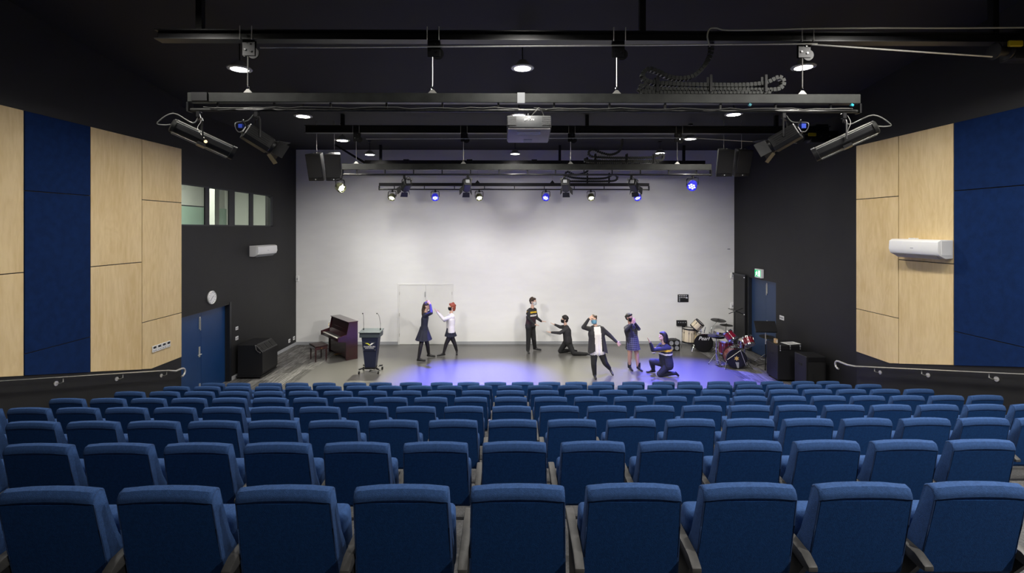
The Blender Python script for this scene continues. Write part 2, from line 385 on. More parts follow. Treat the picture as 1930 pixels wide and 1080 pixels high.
# left wall: opening for the blue double door and for the window strip
DY0, DY1, DZ = 10.93, 13.0, 2.06
WY0, WY1, WZ0, WZ1 = 10.86, 15.36, 4.15, 5.13
b = MB(); xo = XL - .22
b.box((xo, DY1, -.3), (XL, YB + .1, WZ0)).box((xo, WY1, WZ0), (XL, YB + .1, 7.3)).box((xo, WY0 - .1, WZ1), (XL, WY1, 7.3))
b.box((xo, DY0, DZ), (XL, DY1, WZ0)).box((xo, WY0 - .2, DZ), (XL, DY0, WZ0)).box((xo, WY0 - .2, -.3), (XL, DY0, DZ))
b.box((xo - .5, -4.2, -.3), (PL - .02, YPL, 9.0))
wl = struct(b.build('wall_left', 'black_paint'))
b = MB()
RDY0, RDY1, RDZ = 14.42, 16.05, 2.46
b.box((XR, -4.2, -.3), (XR + .25, RDY0, 9.0)).box((XR, RDY1, -.3), (XR + .25, YB + .1, 9.0)).box((XR, RDY0, RDZ), (XR + .25, RDY1, 9.0))
b.box((PR + .02, -4.2, -.3), (XR + .02, YPR, 9.0))
wr = struct(b.build('wall_right', 'black_paint'))
struct(MB().box((-9, -4.4, -.3), (10, -4.2, 9)).build('wall_rear', 'black_paint'))
# ceiling: flat over the stage, rising over the seats
b = MB(); b.box((-9, 11.2, 6.86), (10, YB + .3, 7.1))
b.prism([(-9, 11.25, 6.86), (-9, -4.4, 8.85), (-9, -4.4, 9.1), (-9, 11.25, 7.1)], (19, 0, 0))
struct(b.build('ceiling', 'ceiling_black'))
# baseboards at the sides
struct(MB().box((XL, DY1 + .09, 0), (XL + .014, YB, .1)).build('baseboard_left', 'baseboard_grey'))
struct(MB().box((XR - .014, YPR + .6, 0), (XR, RDY0 - .06, .1)).build('baseboard_right', 'black_metal'))

# acoustic panels on the side walls, one part each
def panel(wall, X, side, y0, y1, poly_or_z, material):
    """a sheet on plane X between y0 < y1; z given as a polygon [(y, z)]"""
    g = .0075; t = .02 if material == 'maple_ply' else .024
    pts = [(y, z) for y, z in poly_or_z]; cy = sum(p[0] for p in pts) / len(pts); cz = sum(p[1] for p in pts) / len(pts)
    q = []
    for y, z in pts: q.append((0, (y - cy) - (g if y > cy else -g), (z - cz) - (g if z > cz else -g)))
    xa = X - side * .024 + (0 if True else 0)
    o = MB().prism(q, (side * t, 0, 0)).bevel(.002, 1).build('panel', material, wall, loc=(xa, cy, cz)); return o
TOP = 5.86
def botL(y): return 1.247 if y >= 9.85 else 1.247 + (9.85 - y) * .2515
def botR(y): return 1.46 if y >= 9.34 else 1.46 + (9.34 - y) * .2565
colsL = [(9.606, 10.772, (2.23, 4.66), 'maple_ply'), (8.428, 9.606, (3.43,), 'maple_ply'), (7.28, 8.428, (2.22, 4.66), 'blue_felt'), (6.13, 7.28, (3.44,), 'maple_ply'), (4.98, 6.13, (4.66,), 'maple_ply')]
colsR = [(9.136, 10.258, (2.38, 4.71), 'maple_ply'), (7.997, 9.136, (3.50,), 'maple_ply'), (6.86, 7.997, (2.38, 4.72), 'blue_felt'), (5.74, 6.86, (3.5,), 'maple_ply'), (4.62, 5.74, (4.71,), 'maple_ply')]
for wall, X, side, cols, bot, kink in ((wl, PL, 1, colsL, botL, 9.85), (wr, PR, -1, colsR, botR, 9.34)):
    for y0, y1, js, m in cols:
        zs = list(js) + [TOP]
        low = [(y0, bot(y0))] + ([(kink, bot(kink))] if y0 < kink < y1 else []) + [(y1, bot(y1))]
        if bot(y0) < zs[0]: panel(wall, X, side, y0, y1, low + [(y1, zs[0]), (y0, zs[0])], m)
        for a, b_ in zip(zs, zs[1:]): panel(wall, X, side, y0, y1, [(y0, a), (y1, a), (y1, b_), (y0, b_)], m)

# left blue double door
d1 = struct(empty('door_1', (0, 0, 0))); xd = XL - .10; ms = 11.965
MB().box((xd - .05, DY1 - .03, 0), (xd + .02, DY1, DZ)).box((xd - .05, DY0, DZ - .03), (xd + .02, DY1, DZ)).build('frame', 'dark_frame', d1)
for a, b_ in ((DY0 + .01, ms - .004), (ms + .004, DY1 - .035)):
    lf = MB().box((xd - .05, a, .01), (xd, b_, DZ - .035)).build('leaf', 'blue_door', d1)
yb = ms - .07
MB().box((xd, yb - .02, 1.63), (xd + .02, yb + .02, 1.93)).cone((xd + .03, yb, 1.6), (xd + .03, yb, 1.9), .008).build('flush_bolt', 'steel', lf)
MB().box((xd, yb - .02, .12), (xd + .02, yb + .02, .3)).cone((xd + .02, yb, .2), (xd + .07, yb, .2), .01).build('door_stop', 'steel', lf)
MB().box((xd, ms - .1, .95), (xd + .012, ms - .05, 1.2)).cone((xd + .012, ms - .075, 1.02), (xd + .06, ms - .075, 1.02), .011).cone((xd + .06, ms - .075, 1.02), (xd + .06, ms - .21, 1.02), .011).build('lever_handle', 'steel', lf)
MB().box((XL - .1, DY1 - .002, 0), (XL + .012, DY1 + .08, DZ + .06)).build('jamb', 'dark_frame', d1)

# right navy double door and tall black panel beside it
d2 = struct(empty('door_2', (0, 0, 0))); xd = XR + .09; ms = 15.14
for a, b_ in ((RDY0 + .01, ms - .004), (ms + .004, RDY1 - .03)):
    lf = MB().box((xd, a, .012), (xd + .05, b_, RDZ - .01)).build('leaf', 'navy_door', d2)
    if a < ms - .1:
        MB().box((xd - .02, ms - .09, 2.05), (xd, ms - .05, 2.38)).cone((xd - .03, ms - .07, 2.0), (xd - .03, ms - .07, 2.34), .01).build('flush_bolt', 'steel', lf)
        MB().box((xd - .014, ms - .1, .98), (xd, ms - .05, 1.2)).cone((xd - .014, ms - .075, 1.05), (xd - .06, ms - .075, 1.05), .011).build('lever_handle', 'steel', lf)
MB().box((XR - .012, RDY1 - .02, 0), (XR + .1, RDY1 + .06, RDZ + .05)).build('jamb', 'dark_frame', d2)
bp = MB().box((XR - .06, 16.15, .05), (XR, 17.02, 2.5)).bevel(.01, 1).build('black_wall_panel', 'black_plastic')
tag(bp, 'tall matt black panel fixed in the corner beside the navy double doors', 'wall panel')
MB().box((XR - .09, 16.12, 2.46), (XR - .05, 17.05, 2.53)).build('top_rail', 'dark_frame', bp)
MB().cone((XR - .09, 16.13, .05), (XR - .09, 16.13, 2.5), .02).build('post', 'black_metal', bp)
for z in (2.44, 1.2): MB().ell((XR - .115, 16.13, z), (.02, .02, .02)).build('screw_cap', 'white_plastic', bp)

# window strip on the left wall, with the lit room behind
w1 = struct(empty('window_1', (0, 0, 0)))
b = MB(); xa, xb = XL - .028, XL + .012
b.box((xa, WY0, WZ0), (xb, WY1, WZ0 + .035)).box((xa, WY0, WZ1 - .035), (xb, WY1, WZ1)).box((xa, WY1 - .12, WZ0), (xb, WY1, WZ1)).box((xa, WY0, WZ0), (xb, WY0 + .05, WZ1))
b.build('frame', 'dark_frame', w1)
mull = [(11.95, 12.12), (12.967, 13.243), (14.0, 14.206)]
for a, b_ in mull: MB().box((xa + .003, a, WZ0 + .03), (xb - .003, b_, WZ1 - .03)).build('mullion', 'dark_frame', w1)
MB().box((xa, WY0, 4.61), (XL - .008, 11.95, 4.635)).build('transom', 'dark_frame', w1)
ed = [WY0 + .05] + [v for m_ in mull for v in m_] + [WY1 - .12]
for a, b_ in zip(ed[::2], ed[1::2]):
    if a < 11:
        MB().box((XL - .035, a, WZ0 + .035), (XL - .028, b_, 4.61)).build('pane', 'window_glass', w1); MB().box((XL - .035, a, 4.64), (XL - .028, b_, WZ1 - .035)).build('pane', 'window_glass', w1)
    else: MB().box((XL - .035, a, WZ0 + .035), (XL - .028, b_, WZ1 - .035)).build('pane', 'window_glass', w1)
side_room = struct(MB().box((-12.3, 8.0, 2.6), (-12.2, 21.0, 6.6)).build('wall_side_room', 'room_wall'))
struct(MB().box((-12.3, 21.0, 2.6), (XL - .2, 21.1, 6.6)).build('wall_side_room', 'room_wall'))
struct(MB().box((-12.3, 8, 2.6), (XL - .6, 8.1, 6.6)).build('wall_side_room', 'room_wall'))
struct(MB().box((-12.3, 8.0, 6.5), (XL - .22, 21.1, 6.6)).build('ceiling_side_room', 'room_wall'))
struct(MB().box((-12.3, 8.0, 2.5), (XL - .22, 21.1, 2.6)).build('floor_side_room', 'tier_carpet'))
MB().box((-12.2, 15.0, 2.6), (-12.12, 20.98, 4.93)).build('painted_dado', 'room_green', side_room)
_cp = PX(403, 400, -9.2)
MB().box((-9.32, _cp.y - .12, 2.6), (-9.1, _cp.y + .12, 6.5)).build('column', 'room_wall', side_room)
sl = tag(empty('pendant_panel_light', (-10.4, 14.5, 6.4)), 'ceiling light panel in the side room behind the high windows', 'light')
MB().box((-.6, -2.5, -.03), (.6, 2.5, .03)).build('diffuser', 'lamp_rim', sl)
al = bpy.data.lights.new('lamp_light', 'AREA'); al.shape = 'RECTANGLE'; al.size = 1.2; al.size_y = 5; al.energy = 620; al.color = (1, 1, .92)
ao = bpy.data.objects.new('lamp_light', al); C.objects.link(ao); ao.parent = sl; ao.location = (0, 0, -.05)

# ------------------------------------------------------------------ theatre seats
def make_seat():
    root = empty('theatre_seat', (0, 0, 0)); W = .224
    prof = [(0.000, .885), (.012, .905), (.040, .912), (.066, .900), (.095, .80), (.150, .64), (.205, .545), (.212, .505), (.190, .455), (.150, .425), (.110, .425), (.092, .45), (.068, .55), (.032, .72), (.006, .850), (-.003, .858), (-.003, .872)]
    xs = [-1, -.97, -.9, -.5, 0, .5, .9, .97, 1]
    b = MB(); rings = []
    cy = .07; cz = .66
    for x in xs:
        ax = abs(x); k = 1.0 if ax < .95 else (.965 if ax < .98 else .90)
        crown = .014 * (1 - ax ** 2.5)
        rings.append([b.bm.verts.new((x * W * (1 + .14 * max(0, .88 - z)), cy + (y - cy) * k, cz + (z - cz) * (1 if ax < .98 else .975) + (crown if z > .8 else 0))) for y, z in prof])
    n = len(prof)
    for A, B_ in zip(rings, rings[1:]):
        for i in range(n): b.bm.faces.new((A[i], A[(i + 1) % n], B_[(i + 1) % n], B_[i]))
    b.bm.faces.new(rings[0][::-1]); b.bm.faces.new(rings[-1])
    back = b.build('backrest', 'seat_fabric', root, smooth=True)
    # rear panel, slightly proud, below the seam of the cap
    r = [(.005, .853), (.032, .72), (.068, .55), (.092, .45)]
    b = MB(); rg = [[b.bm.verts.new((x * W * .96 * (1 + .14 * max(0, .88 - z)), y - (.004 if abs(x) < .9 else .001), z)) for y, z in r] for x in (-1, -.9, 0, .9, 1)]
    for A, B_ in zip(rg, rg[1:]):
        for i in range(len(r) - 1): b.bm.faces.new((A[i], A[i + 1], B_[i + 1], B_[i]))
    ge = bmesh.ops.extrude_face_region(b.bm, geom=b.bm.faces[:]); bmesh.ops.translate(b.bm, vec=(0, .012, 0), verts=[v for v in ge['geom'] if isinstance(v, bmesh.types.BMVert)])
    b.build('rear_panel', 'seat_back', back, smooth=True)
    for sx in (-1, 1):
        pts = [(sx * W * .985 * (1 + .14 * max(0, .88 - z)), y + .002, z) for y, z in [(.068, .55), (.032, .72), (.008, .845), (.005, .872), (.016, .897), (.042, .905), (.064, .892)]]
        MB().tube(pts, .0042, 5).build('piping', 'seat_piping', back, smooth=True)
    # tip-up cushion standing in front of the backrest
    b = MB().box((-.235, .228, .37), (.235, .345, .70)); b.bevel(.04, 3)
    rotm = Matrix.Translation((0, .27, .4)) @ Matrix.Rotation(math.radians(10), 4, 'X') @ Matrix.Translation((0, -.27, -.4))
    bmesh.ops.transform(b.bm, matrix=rotm, verts=b.bm.verts[:])
    cu = b.build('seat_cushion', 'seat_fabric', root, smooth=True)
    MB().cone((-.23, .245, .40), (.23, .245, .40), .014, n=8).build('hinge_bar', 'seat_frame', root)
    arm_parts(root, -.262)
    return root
def arm_parts(root, x):
    a = x - .0235
    b = MB().prism([(a, -.01, .545), (a, .05, .575), (a, .38, .605), (a, .415, .595), (a, .415, .57), (a, .03, .515), (a, -.01, .52)], (.047, 0, 0)); b.bevel(.008, 2)
    b.build('armrest', 'armrest', root, smooth=True)
    a = x - .015
    b = MB().prism([(a, .03, .53), (a, .34, .57), (a, .30, .40), (a, .22, .05), (a, .34, .012), (a, .34, 0), (a, .06, 0), (a, .06, .012), (a, .12, .05), (a, .12, .40)], (.030, 0, 0))
    b.build('standard', 'seat_frame', root)
seat0 = make_seat()
index_kids(seat0)
COL = [-6.06 + .5555 * k_ for k_ in range(24)]
ROW8 = [-6.059, -5.537, -4.89, -4.341, -3.779, -3.148, -2.619, -1.993, -1.357, -.803, -.247, .318, .875, 1.43, 1.992, 2.622, 3.249, 3.779, 4.404, 4.961, 5.521, 6.166, 6.696]
SPAN = {1: (6, 16), 2: (4, 18), 3: (2, 21), 4: (0, 23), 5: (0, 24), 6: (0, 24), 7: (0, 24)}
RNAME = {1: 'row nearest the camera', 2: 'second row from the camera', 3: 'third row from the camera', 4: 'fourth row from the camera', 5: 'fifth row from the camera', 6: 'sixth row from the camera', 7: 'seventh row from the camera', 8: 'front row by the stage'}
first = True
rnd = random.Random(3)
for r in range(1, 9):
    xs = ROW8 if r == 8 else COL[SPAN[r][0]:SPAN[r][1]]
    for i, x in enumerate(xs):
        o = seat0 if first else copy_tree(seat0)
        first = False
        o.location = (x, RY[r], RZ[r] - (.012 if r == 8 else 0)); o.rotation_euler = (0, 0, rnd.uniform(-.006, .006))
        tag(o, 'blue fabric theatre seat, %s from the left in the %s' % (ORD[i], RNAME[r]), 'seat', 'blue theatre seats in the %s' % RNAME[r])
        if i == len(xs) - 1: arm_parts(o, .262)

# ------------------------------------------------------------------ handrails
def handrail(name, X, wallx, pts, brackets, label):
    t = tag(empty(name, (X, pts[-1][0], 0)), label, 'handrail'); y0 = pts[-1][0]
    P = [Vector((0, y - y0, z)) for y, z in pts]
    MB().tube(P, .021, 10).build('rail', 'steel', t, smooth=True)
    for by, bz in brackets:
        dx = wallx - X
        b = MB().tube([(0, by - y0, bz - .02), (0, by - y0, bz - .075), (dx * .4, by - y0 + .0, bz - .10), (dx, by - y0, bz - .10)], .008, 6); b.build('bracket', 'steel', t, smooth=True)
        MB().cone((dx * .9, by - y0, bz - .10), (dx, by - y0, bz - .10), .038, n=14).build('wall_plate', 'steel', t, smooth=True)
def zl(y): return 1.075 + (10.35 - y) * .2515
curl = [(10.50 + .10 * math.sin(a) , 1.035 - .085 + .085 * math.cos(a)) for a in [0, .5, 1.0, 1.57, 2.2, 2.8, 3.2]]
handrail('handrail', -7.10, PL - .02, [(3.0, zl(3.0)), (10.2, zl(10.2)), (10.42, 1.04)] + [(y + .12, z + .0) for y, z in curl], [(y, zl(y)) for y in (5.4, 6.6, 7.8, 9.0, 10.15)], 'stainless steel handrail sloping along the wall under the four wall controllers')
def zr(y): return 1.16 + (10.2 - y) * .254
handrail('handrail', 7.35, PR + .02, [(3.0, zr(3.0)), (10.12, zr(10.12)), (10.38, 1.145)] + [(y + .16, z + .11) for y, z in curl], [(y, zr(y)) for y in (5.0, 6.2, 7.3, 8.5, 9.6)], 'stainless steel handrail sloping along the wall below the big air conditioner')

# ------------------------------------------------------------------ steel beams, lighting bars, pulleys
def ibeam(x0, x1, Y, z0, z1, label, posts, wdt=.16):
    t = tag(empty('ceiling_beam', ((x0 + x1) / 2, Y, z0)), label, 'beam'); h = (x1 - x0) / 2; H = z1 - z0
    MB().box((-h, -wdt / 2, 0), (h, wdt / 2, .014)).build('flange', 'black_metal', t); MB().box((-h, -wdt / 2, H - .014), (h, wdt / 2, H)).build('flange', 'black_metal', t)
    MB().box((-h, -.008, .014), (h, .008, H - .014)).build('web', 'black_metal', t)
    for px_ in posts:
        zc = (6.86 if Y > 11.2 else 6.86 + (11.25 - Y) * .127) - z0
        MB().box((px_ - (x0 + x1) / 2 - .04, -.04, H), (px_ - (x0 + x1) / 2 + .04, .04, zc + .02)).build('ceiling_post', 'black_metal', t)
YA, YB2, YC = 6.5, 11.8, 16.1
ibeam(-4.66, 7.46, YA, 6.60, 6.73, 'black steel beam carrying the pulleys closest to the seats', (-4.1, 1.82, 6.6))
ibeam(-4.9, 7.9, YB2, 6.41, 6.59, 'black steel beam under the ceiling in front of the stage', (-4.0, 1.95, 6.6))
t = tag(empty('ceiling_beam', (0, YC, 6.22)), 'black square tube beam hanging close to the white back wall', 'beam')
MB().box((-4.72, -.06, 0), (6.6, .06, .13)).build('tube', 'black_metal', t)
for x in (-4.2, 1.75, 5.9): MB().box((x - .04, -.04, .13), (x + .04, .04, .66)).build('ceiling_post', 'black_metal', t)
for x in (-3.35, -1.25, .9, 3.0): MB().box((x - .09, -.075, -.03), (x + .09, .075, .16)).build('clamp', 'black_metal', t)
q = (Vector((-1.15, 0, .55))).to_track_quat('X', 'Z')
MB().prism([(-4.75, -.05, .02), (-5.75, -.05, .64), (-5.65, -.05, .64), (-4.6, -.05, .02)], (0, .1, 0)).build('brace', 'black_metal', t)

def light_bar(x0, x1, Y, zt, zb, zp, nh, label, dep=.11, bm_='bar_grey'):
    t = tag(empty('lighting_bar', ((x0 + x1) / 2, Y, zb)), label, 'lighting bar'); h = (x1 - x0) / 2
    MB().box((-h, -dep / 2, 0), (h, dep / 2, zt - zb)).bevel(.006, 1).build('beam', bm_, t)
    MB().cone((-h, 0, zp - zb), (h, 0, zp - zb), .024, n=12).build('pipe', 'pipe_dark', t, smooth=True)
    for i in range(nh):
        x = -h + (i + .5) * 2 * h / nh
        MB().box((x - .012, -.012, zp - zb), (x + .012, .012, 0)).build('hanger', 'black_metal', t)
    for sx in (-1, 1): MB().box((sx * h - .012, -dep / 2, zp - zb - .03), (sx * h + .012, dep / 2, 0)).build('end_plate', 'black_metal', t)
    return t
b1 = light_bar(-4.24, 4.75, YA, 5.90, 5.775, 5.68, 12, 'long lighting bar nearest the seats, carrying the projector')
b2 = light_bar(-4.01, 4.99, YB2, 5.665, 5.52, 5.405, 13, 'lighting bar hanging between the two pairs of loudspeakers')
b3 = light_bar(-4.25, 4.73, YC, 5.60, 5.50, 5.39, 9, 'black lighting bar close to the white wall carrying six LED cans', bm_='black_metal')
MB().box((-.12, -.07, -.01), (-.02, -.055, .13)).build('junction_plate', 'grey_plastic', b1)
MB().box((-4.43, -.08, .01), (-4.22, -.056, .12)).build('junction_box', 'black_plastic', b1)
def wavy(x0, x1, z, y, amp, n, r, seed):
    rr = random.Random(seed); return [(x0 + (x1 - x0) * i / n, y + rr.uniform(-.006, .006), z + rr.uniform(-amp, amp)) for i in range(n + 1)], r
for i, (x0, x1, z, m) in enumerate(((-4.3, -.1, -.07, 'cable_grey'), (-4.2, -1.6, -.10, 'cable_black'), (.1, 4.4, -.072, 'cable_grey'), (1.2, 4.45, -.1, 'cable_black'))):
    p, r = wavy(x0, x1, z, -.03, .012, 26, .006, i); MB().tube(p, r, 5).build('cable', m, b1, smooth=True)
for x in (3.0, 4.38): MB().cbox((x, -.045, -.02), (.035, .03, .03), Matrix.Rotation(.5, 3, 'Y')).build('cable_clip', 'cyan_clip', b1)
p, r = wavy(-3.9, 3.9, -.112, -.028, .01, 40, .006, 9); MB().tube(p, r, 5).build('cable', 'cable_black', b2, smooth=True)
p, r = wavy(-4.2, 4.2, -.098, -.028, .01, 40, .006, 19); MB().tube(p, r, 5).build('cable', 'cable_black', b3, smooth=True)

def pulley(loc, cable_z, label_p, label_c, grp):
    t = tag(empty('hanging_pulley_block', loc), label_p, 'pulley', grp); s = 1.0
    MB().box((-.085, -.02, -.20), (.085, -.012, 0)).bevel(.004, 1).build('plate', 'black_metal', t)
    MB().box((-.085, .012, -.20), (.085, .02, 0)).build('plate', 'black_metal', t)
    MB().lathe([(.0, -.01), (.075, -.01), (.068, 0), (.075, .01), (0, .01)], 20, Matrix.Translation((.055, 0, -.16)) @ Matrix.Rotation(PI / 2, 4, 'X')).build('sheave', 'black_metal', t, smooth=True)
    for bx, bz in ((.02, -.04), (-.045, -.12), (.035, -.14)): MB().cone((bx, -.032, bz), (bx, -.018, bz), .014, n=8).build('bolt', 'chrome', t)
    for sx in (-.078, .078): MB().cone((sx, -.09, -.01), (sx, -.09, .17), .007, n=6).build('u_bolt', 'steel', t)
    c = tag(empty('suspension_cable', (loc[0] - .02, loc[1], cable_z)), label_c, 'cable', grp)
    L_ = loc[2] - .2 - cable_z
    MB().cone((0, 0, .1), (0, 0, L_), .0075, n=6).build('wire', 'steel', c)
    MB().tube([(.016 * math.cos(a), 0, .075 + .03 * math.sin(a)) for a in [i * PI / 5 for i in range(10)]], .006, 6, closed=True).build('shackle', 'chrome', c, smooth=True)
    MB().prism([(-.07, -.006, 0), (.07, -.006, 0), (.015, -.006, .06), (-.015, -.006, .06)], (0, .012, 0)).build('lug_plate', 'steel', c)
pos = ['leftmost', 'second', 'third', 'rightmost']
for i, px_ in enumerate((470, 818, 1165, 1515)):
    x = PY(px_, 90, YA).x; pulley((x, YA, 6.60), 5.90, 'black pulley block, %s of the four on the closest beam' % pos[i], 'steel suspension cable, %s of the four on the closest lighting bar' % pos[i], 'closest pulley line')
for i, px_ in enumerate((673, 875, 1077, 1278)):
    x = PY(px_, 260, YB2).x; pulley((x, YB2, 6.41), 5.665, 'small black pulley block, %s of the four on the stage beam' % pos[i], 'steel suspension cable, %s of the four on the middle lighting bar' % pos[i], 'stage pulley line')
for i, px_ in enumerate((765, 900, 1041, 1188)):
    x = PY(px_, 340, YC).x
    c = tag(empty('suspension_cable', (x, YC, 5.60)), 'thin cable with triangular lug, %s of the four on the bar at the back wall' % pos[i], 'cable', 'back wall bar cables')
    MB().cone((0, 0, .08), (0, 0, .62), .006, n=6).build('wire', 'steel', c)
    MB().prism([(-.08, -.006, 0), (.08, -.006, 0), (.0, -.006, .1)], (0, .012, 0)).build('lug_plate', 'black_metal', c)
# haul cables between the pulleys and the winches
def line(name, pts, r, m, label, cat='cable'):
    pts = [Vector(p) for p in pts]; o = MB().tube(smooth3([p - pts[0] for p in pts], 4), r, 6).build(name, m, smooth=True, loc=pts[0]); return tag(o, label, cat)
line('hanging_haul_cable', [PY(490, 90, YA - .05), PY(980, 87, YA - .05), PY(1503, 83, YA - .05), PY(1530, 84, YA - .05), PY(1720, 97, YA - .05), PY(1870, 107, YA - .05)], .010, 'steel', 'long grey haul cable running through the closest pulleys to the winch')
line('hanging_haul_cable', [PY(690, 262, YB2 - .05), PY(980, 261, YB2 - .05), PY(1278, 260, YB2 - .05), PY(1400, 266, YB2 - .05), PY(1502, 270, YB2 - .05)], .009, 'steel', 'thin haul cable running through the small stage beam pulleys')
line('hanging_power_cord', [PY(1338, 88, YA - .13), PY(1333, 70, YA - .13), PY(1337, 55, YA - .13), PY(1350, 53, YA - .13), PY(1372, 57, YA - .13), PY(1460, 56, YA - .13), PY(1530, 54, YA - .13), PY(1660, 53, YA - .13), PY(1800, 53, YA - .13), PY(1930, 52, YA - .13), PY(1985, 51, YA - .13)], .010, 'cable_white', 'pale power cord tied along the top of the closest beam', 'cord')
def winch(loc, k, label):
    t = tag(empty('hanging_winch', loc), label, 'winch')
    MB().box((-.1 * k, -.1, -.12), (.55 * k, .12, .16)).bevel(.02, 2).build('gearbox', 'black_metal', t, smooth=True)
    MB().lathe([(0, 0), (.11, 0), (.11, .02), (.07, .03), (.07, .17), (.11, .18), (.11, .2), (0, .2)], 18, Matrix.Translation((-.12, -.02, 0)) @ Matrix.Rotation(-PI / 2, 4, 'Y')).build('drum', 'black_metal', t, smooth=True)
    MB().box((-.24, -.16, .02), (-.05, -.12, .1)).bevel(.01, 1).build('limit_switch', 'yellow_tag', t)
    MB().box((.0, -.06, .16), (.3, .06, .32)).build('bracket', 'black_metal', t)
    for x in (.1, .3): MB().cone((x, -.11, .02), (x, -.1, .02), .02, n=10).build('bolt', 'chrome', t)
winch(PY(1913, 98, YA), 1, 'black winch with yellow limit switch at the end of the closest beam')
winch(PY(1535, 260, YB2), 1.3, 'black winch with yellow limit switch behind the long spotlight')

# energy chains lying on the bars
def chain(pts, w_, h_, label, root_loc, posts):
    root_loc = Vector(root_loc); t = tag(empty('hanging_cable_chain', root_loc), label, 'cable chain')
    P = [Vector(p) - root_loc for p in pts]; b = MB(); acc = 0; step = h_ * 1.05
    for A, B_ in zip(P, P[1:]):
        L_ = (B_ - A).length; d = (B_ - A).normalized() if L_ > 1e-6 else Vector((1, 0, 0))
        ang = math.atan2(d.z, d.x); s_ = step - acc
        while s_ < L_:
            p = A + d * s_; R_ = Matrix.Rotation(-ang, 3, 'Y')
            for yy in (-w_ / 2, w_ / 2): b.cbox(p + Vector((0, yy, 0)), (step * .82, .008, h_), R_)
            b.cbox(p + R_ @ Vector((0, 0, h_ / 2)), (step * .35, w_, .006), R_); b.cbox(p - R_ @ Vector((0, 0, h_ / 2)), (step * .35, w_, .006), R_)
            s_ += step
        acc = (acc + L_) % step
    o = b.build('chain', 'bar_grey', t); o['kind'] = 'stuff'
    for x, z0, z1 in posts:
        a = Vector(PY(x, z1, root_loc.y)) - root_loc; c_ = Vector(PY(x, z0, root_loc.y)) - root_loc
        for yy in (-w_ / 2 - .015, w_ / 2 + .015): MB().box((a.x - .016, yy - .006, a.z), (a.x + .016, yy + .006, c_.z)).build('guide_post', 'black_metal', t)
def smooth_pts(pp, n=6):
    out = []; k = len(pp)
    for i in range(k - 1):
        p0, p1, p2, p3 = [Vector((*pp[max(0, min(k - 1, j))], 0)) for j in (i - 1, i, i + 1, i + 2)]
        for u in range(n):
            t_ = u / n; v = .5 * ((2 * p1) + (p2 - p0) * t_ + (2 * p0 - 5 * p1 + 4 * p2 - p3) * t_ ** 2 + (3 * p1 - p0 - 3 * p2 + p3) * t_ ** 3); out.append((v.x, v.y))
    return out + [tuple(pp[-1])]
cp = [(1340, 80), (1339, 100), (1330, 120), (1312, 140), (1290, 148), (1262, 146), (1240, 136), (1222, 131), (1211, 140), (1216, 152), (1240, 157), (1290, 160), (1340, 161), (1400, 161), (1440, 157), (1464, 147), (1474, 152), (1472, 164), (1455, 170), (1380, 170), (1300, 170), (1230, 168), (1212, 160), (1206, 168), (1214, 174), (1300, 174.5), (1450, 174.5)]
chain([PY(x, y, YA + .06) for x, y in smooth_pts(cp)], .08, .05, 'black segmented cable chain looped on the bar above the projector side', PY(1340, 174, YA + .06), [(1237, 145, 175), (1337, 143, 175), (1440, 143, 175)])
cp2 = [(1172, 262), (1172, 275), (1166, 288), (1150, 294), (1132, 290), (1118, 284), (1110, 288), (1112, 296), (1130, 299), (1180, 300), (1225, 299), (1246, 293), (1250, 300), (1240, 305), (1180, 305.5), (1112, 305), (1108, 300), (1112, 307), (1240, 307.5)]
chain([PY(x, y, YB2) for x, y in smooth_pts([(a_, b_ - 2.2) for a_, b_ in cp2])], .09, .05, 'black segmented cable chain looped on the middle lighting bar', PY(1180, 308, YB2), [(1122, 290, 308), (1181, 290, 308), (1232, 290, 308)])
cp3 = [(1110, 318), (1104, 326), (1085, 331), (1070, 325), (1066, 331), (1080, 336), (1110, 338), (1140, 337), (1155, 331), (1163, 334), (1160, 341), (1140, 343), (1075, 343)]
chain([PY(x, y, YC) for x, y in smooth_pts([(a_, b_ - 1.2) for a_, b_ in cp3])], .09, .06, 'black cable chain looped on the bar close to the back wall', PY(1110, 344, YC), [(1107, 326, 345), (1148, 326, 345)])

# ------------------------------------------------------------------ pendant lamps
WARM = (1.0, .965, .90)
def pendant(loc, ceil_z, label, grp, power, on=True, spread=156):
    t = tag(empty('pendant_lamp', loc), label, 'lamp', grp)
    MB().lathe([(.135, -.004), (.185, .0), (.19, .012), (.17, .03), (.12, .055), (.09, .10), (.06, .13), (0, .13)], 28).build('housing', 'lamp_rim', t, smooth=True)
    MB().lathe([(0, .002), (.138, .002), (.138, -.003), (0, -.003)], 28).build('diffuser', 'lamp_glow' if on else 'lamp_rim', t, smooth=True)
    MB().cone((0, 0, .12), (0, 0, ceil_z - loc[2] + .02), .01, n=8).build('stem', 'black_metal', t)
    MB().cone((0, 0, ceil_z - loc[2] - .03), (0, 0, ceil_z - loc[2] + .02), .06, n=14).build('ceiling_rose', 'black_metal', t, smooth=True)
    if on:
        l = bpy.data.lights.new('lamp_light', 'AREA'); l.shape = 'DISK'; l.size = .27; l.energy = power; l.color = WARM; l.spread = math.radians(spread)
        o = bpy.data.objects.new('lamp_light', l); C.objects.link(o); o.parent = t; o.location = (0, 0, -.01)
LX = (-4.35, .25, 4.87); side3 = ('left', 'middle', 'right')
def cz(y): return 6.86 if y > 11.2 else 6.86 + (11.25 - y) * .127
for rn, y, z, pw in (('first row above the closest lighting bar', 7.9, 6.71, 70), ('second row, level with the projector', 10.35, 6.51, 70), ('third row, in front of the stage', 12.8, 6.44, 22), ('last row, by the white wall', 15.35, 6.455, 10)):
    for i in range(3): pendant((LX[i], y, z + (i - 1) * .03), cz(y), 'round pendant lamp, the %s one in the %s' % (side3[i], rn), 'lamps in the ' + rn, pw)
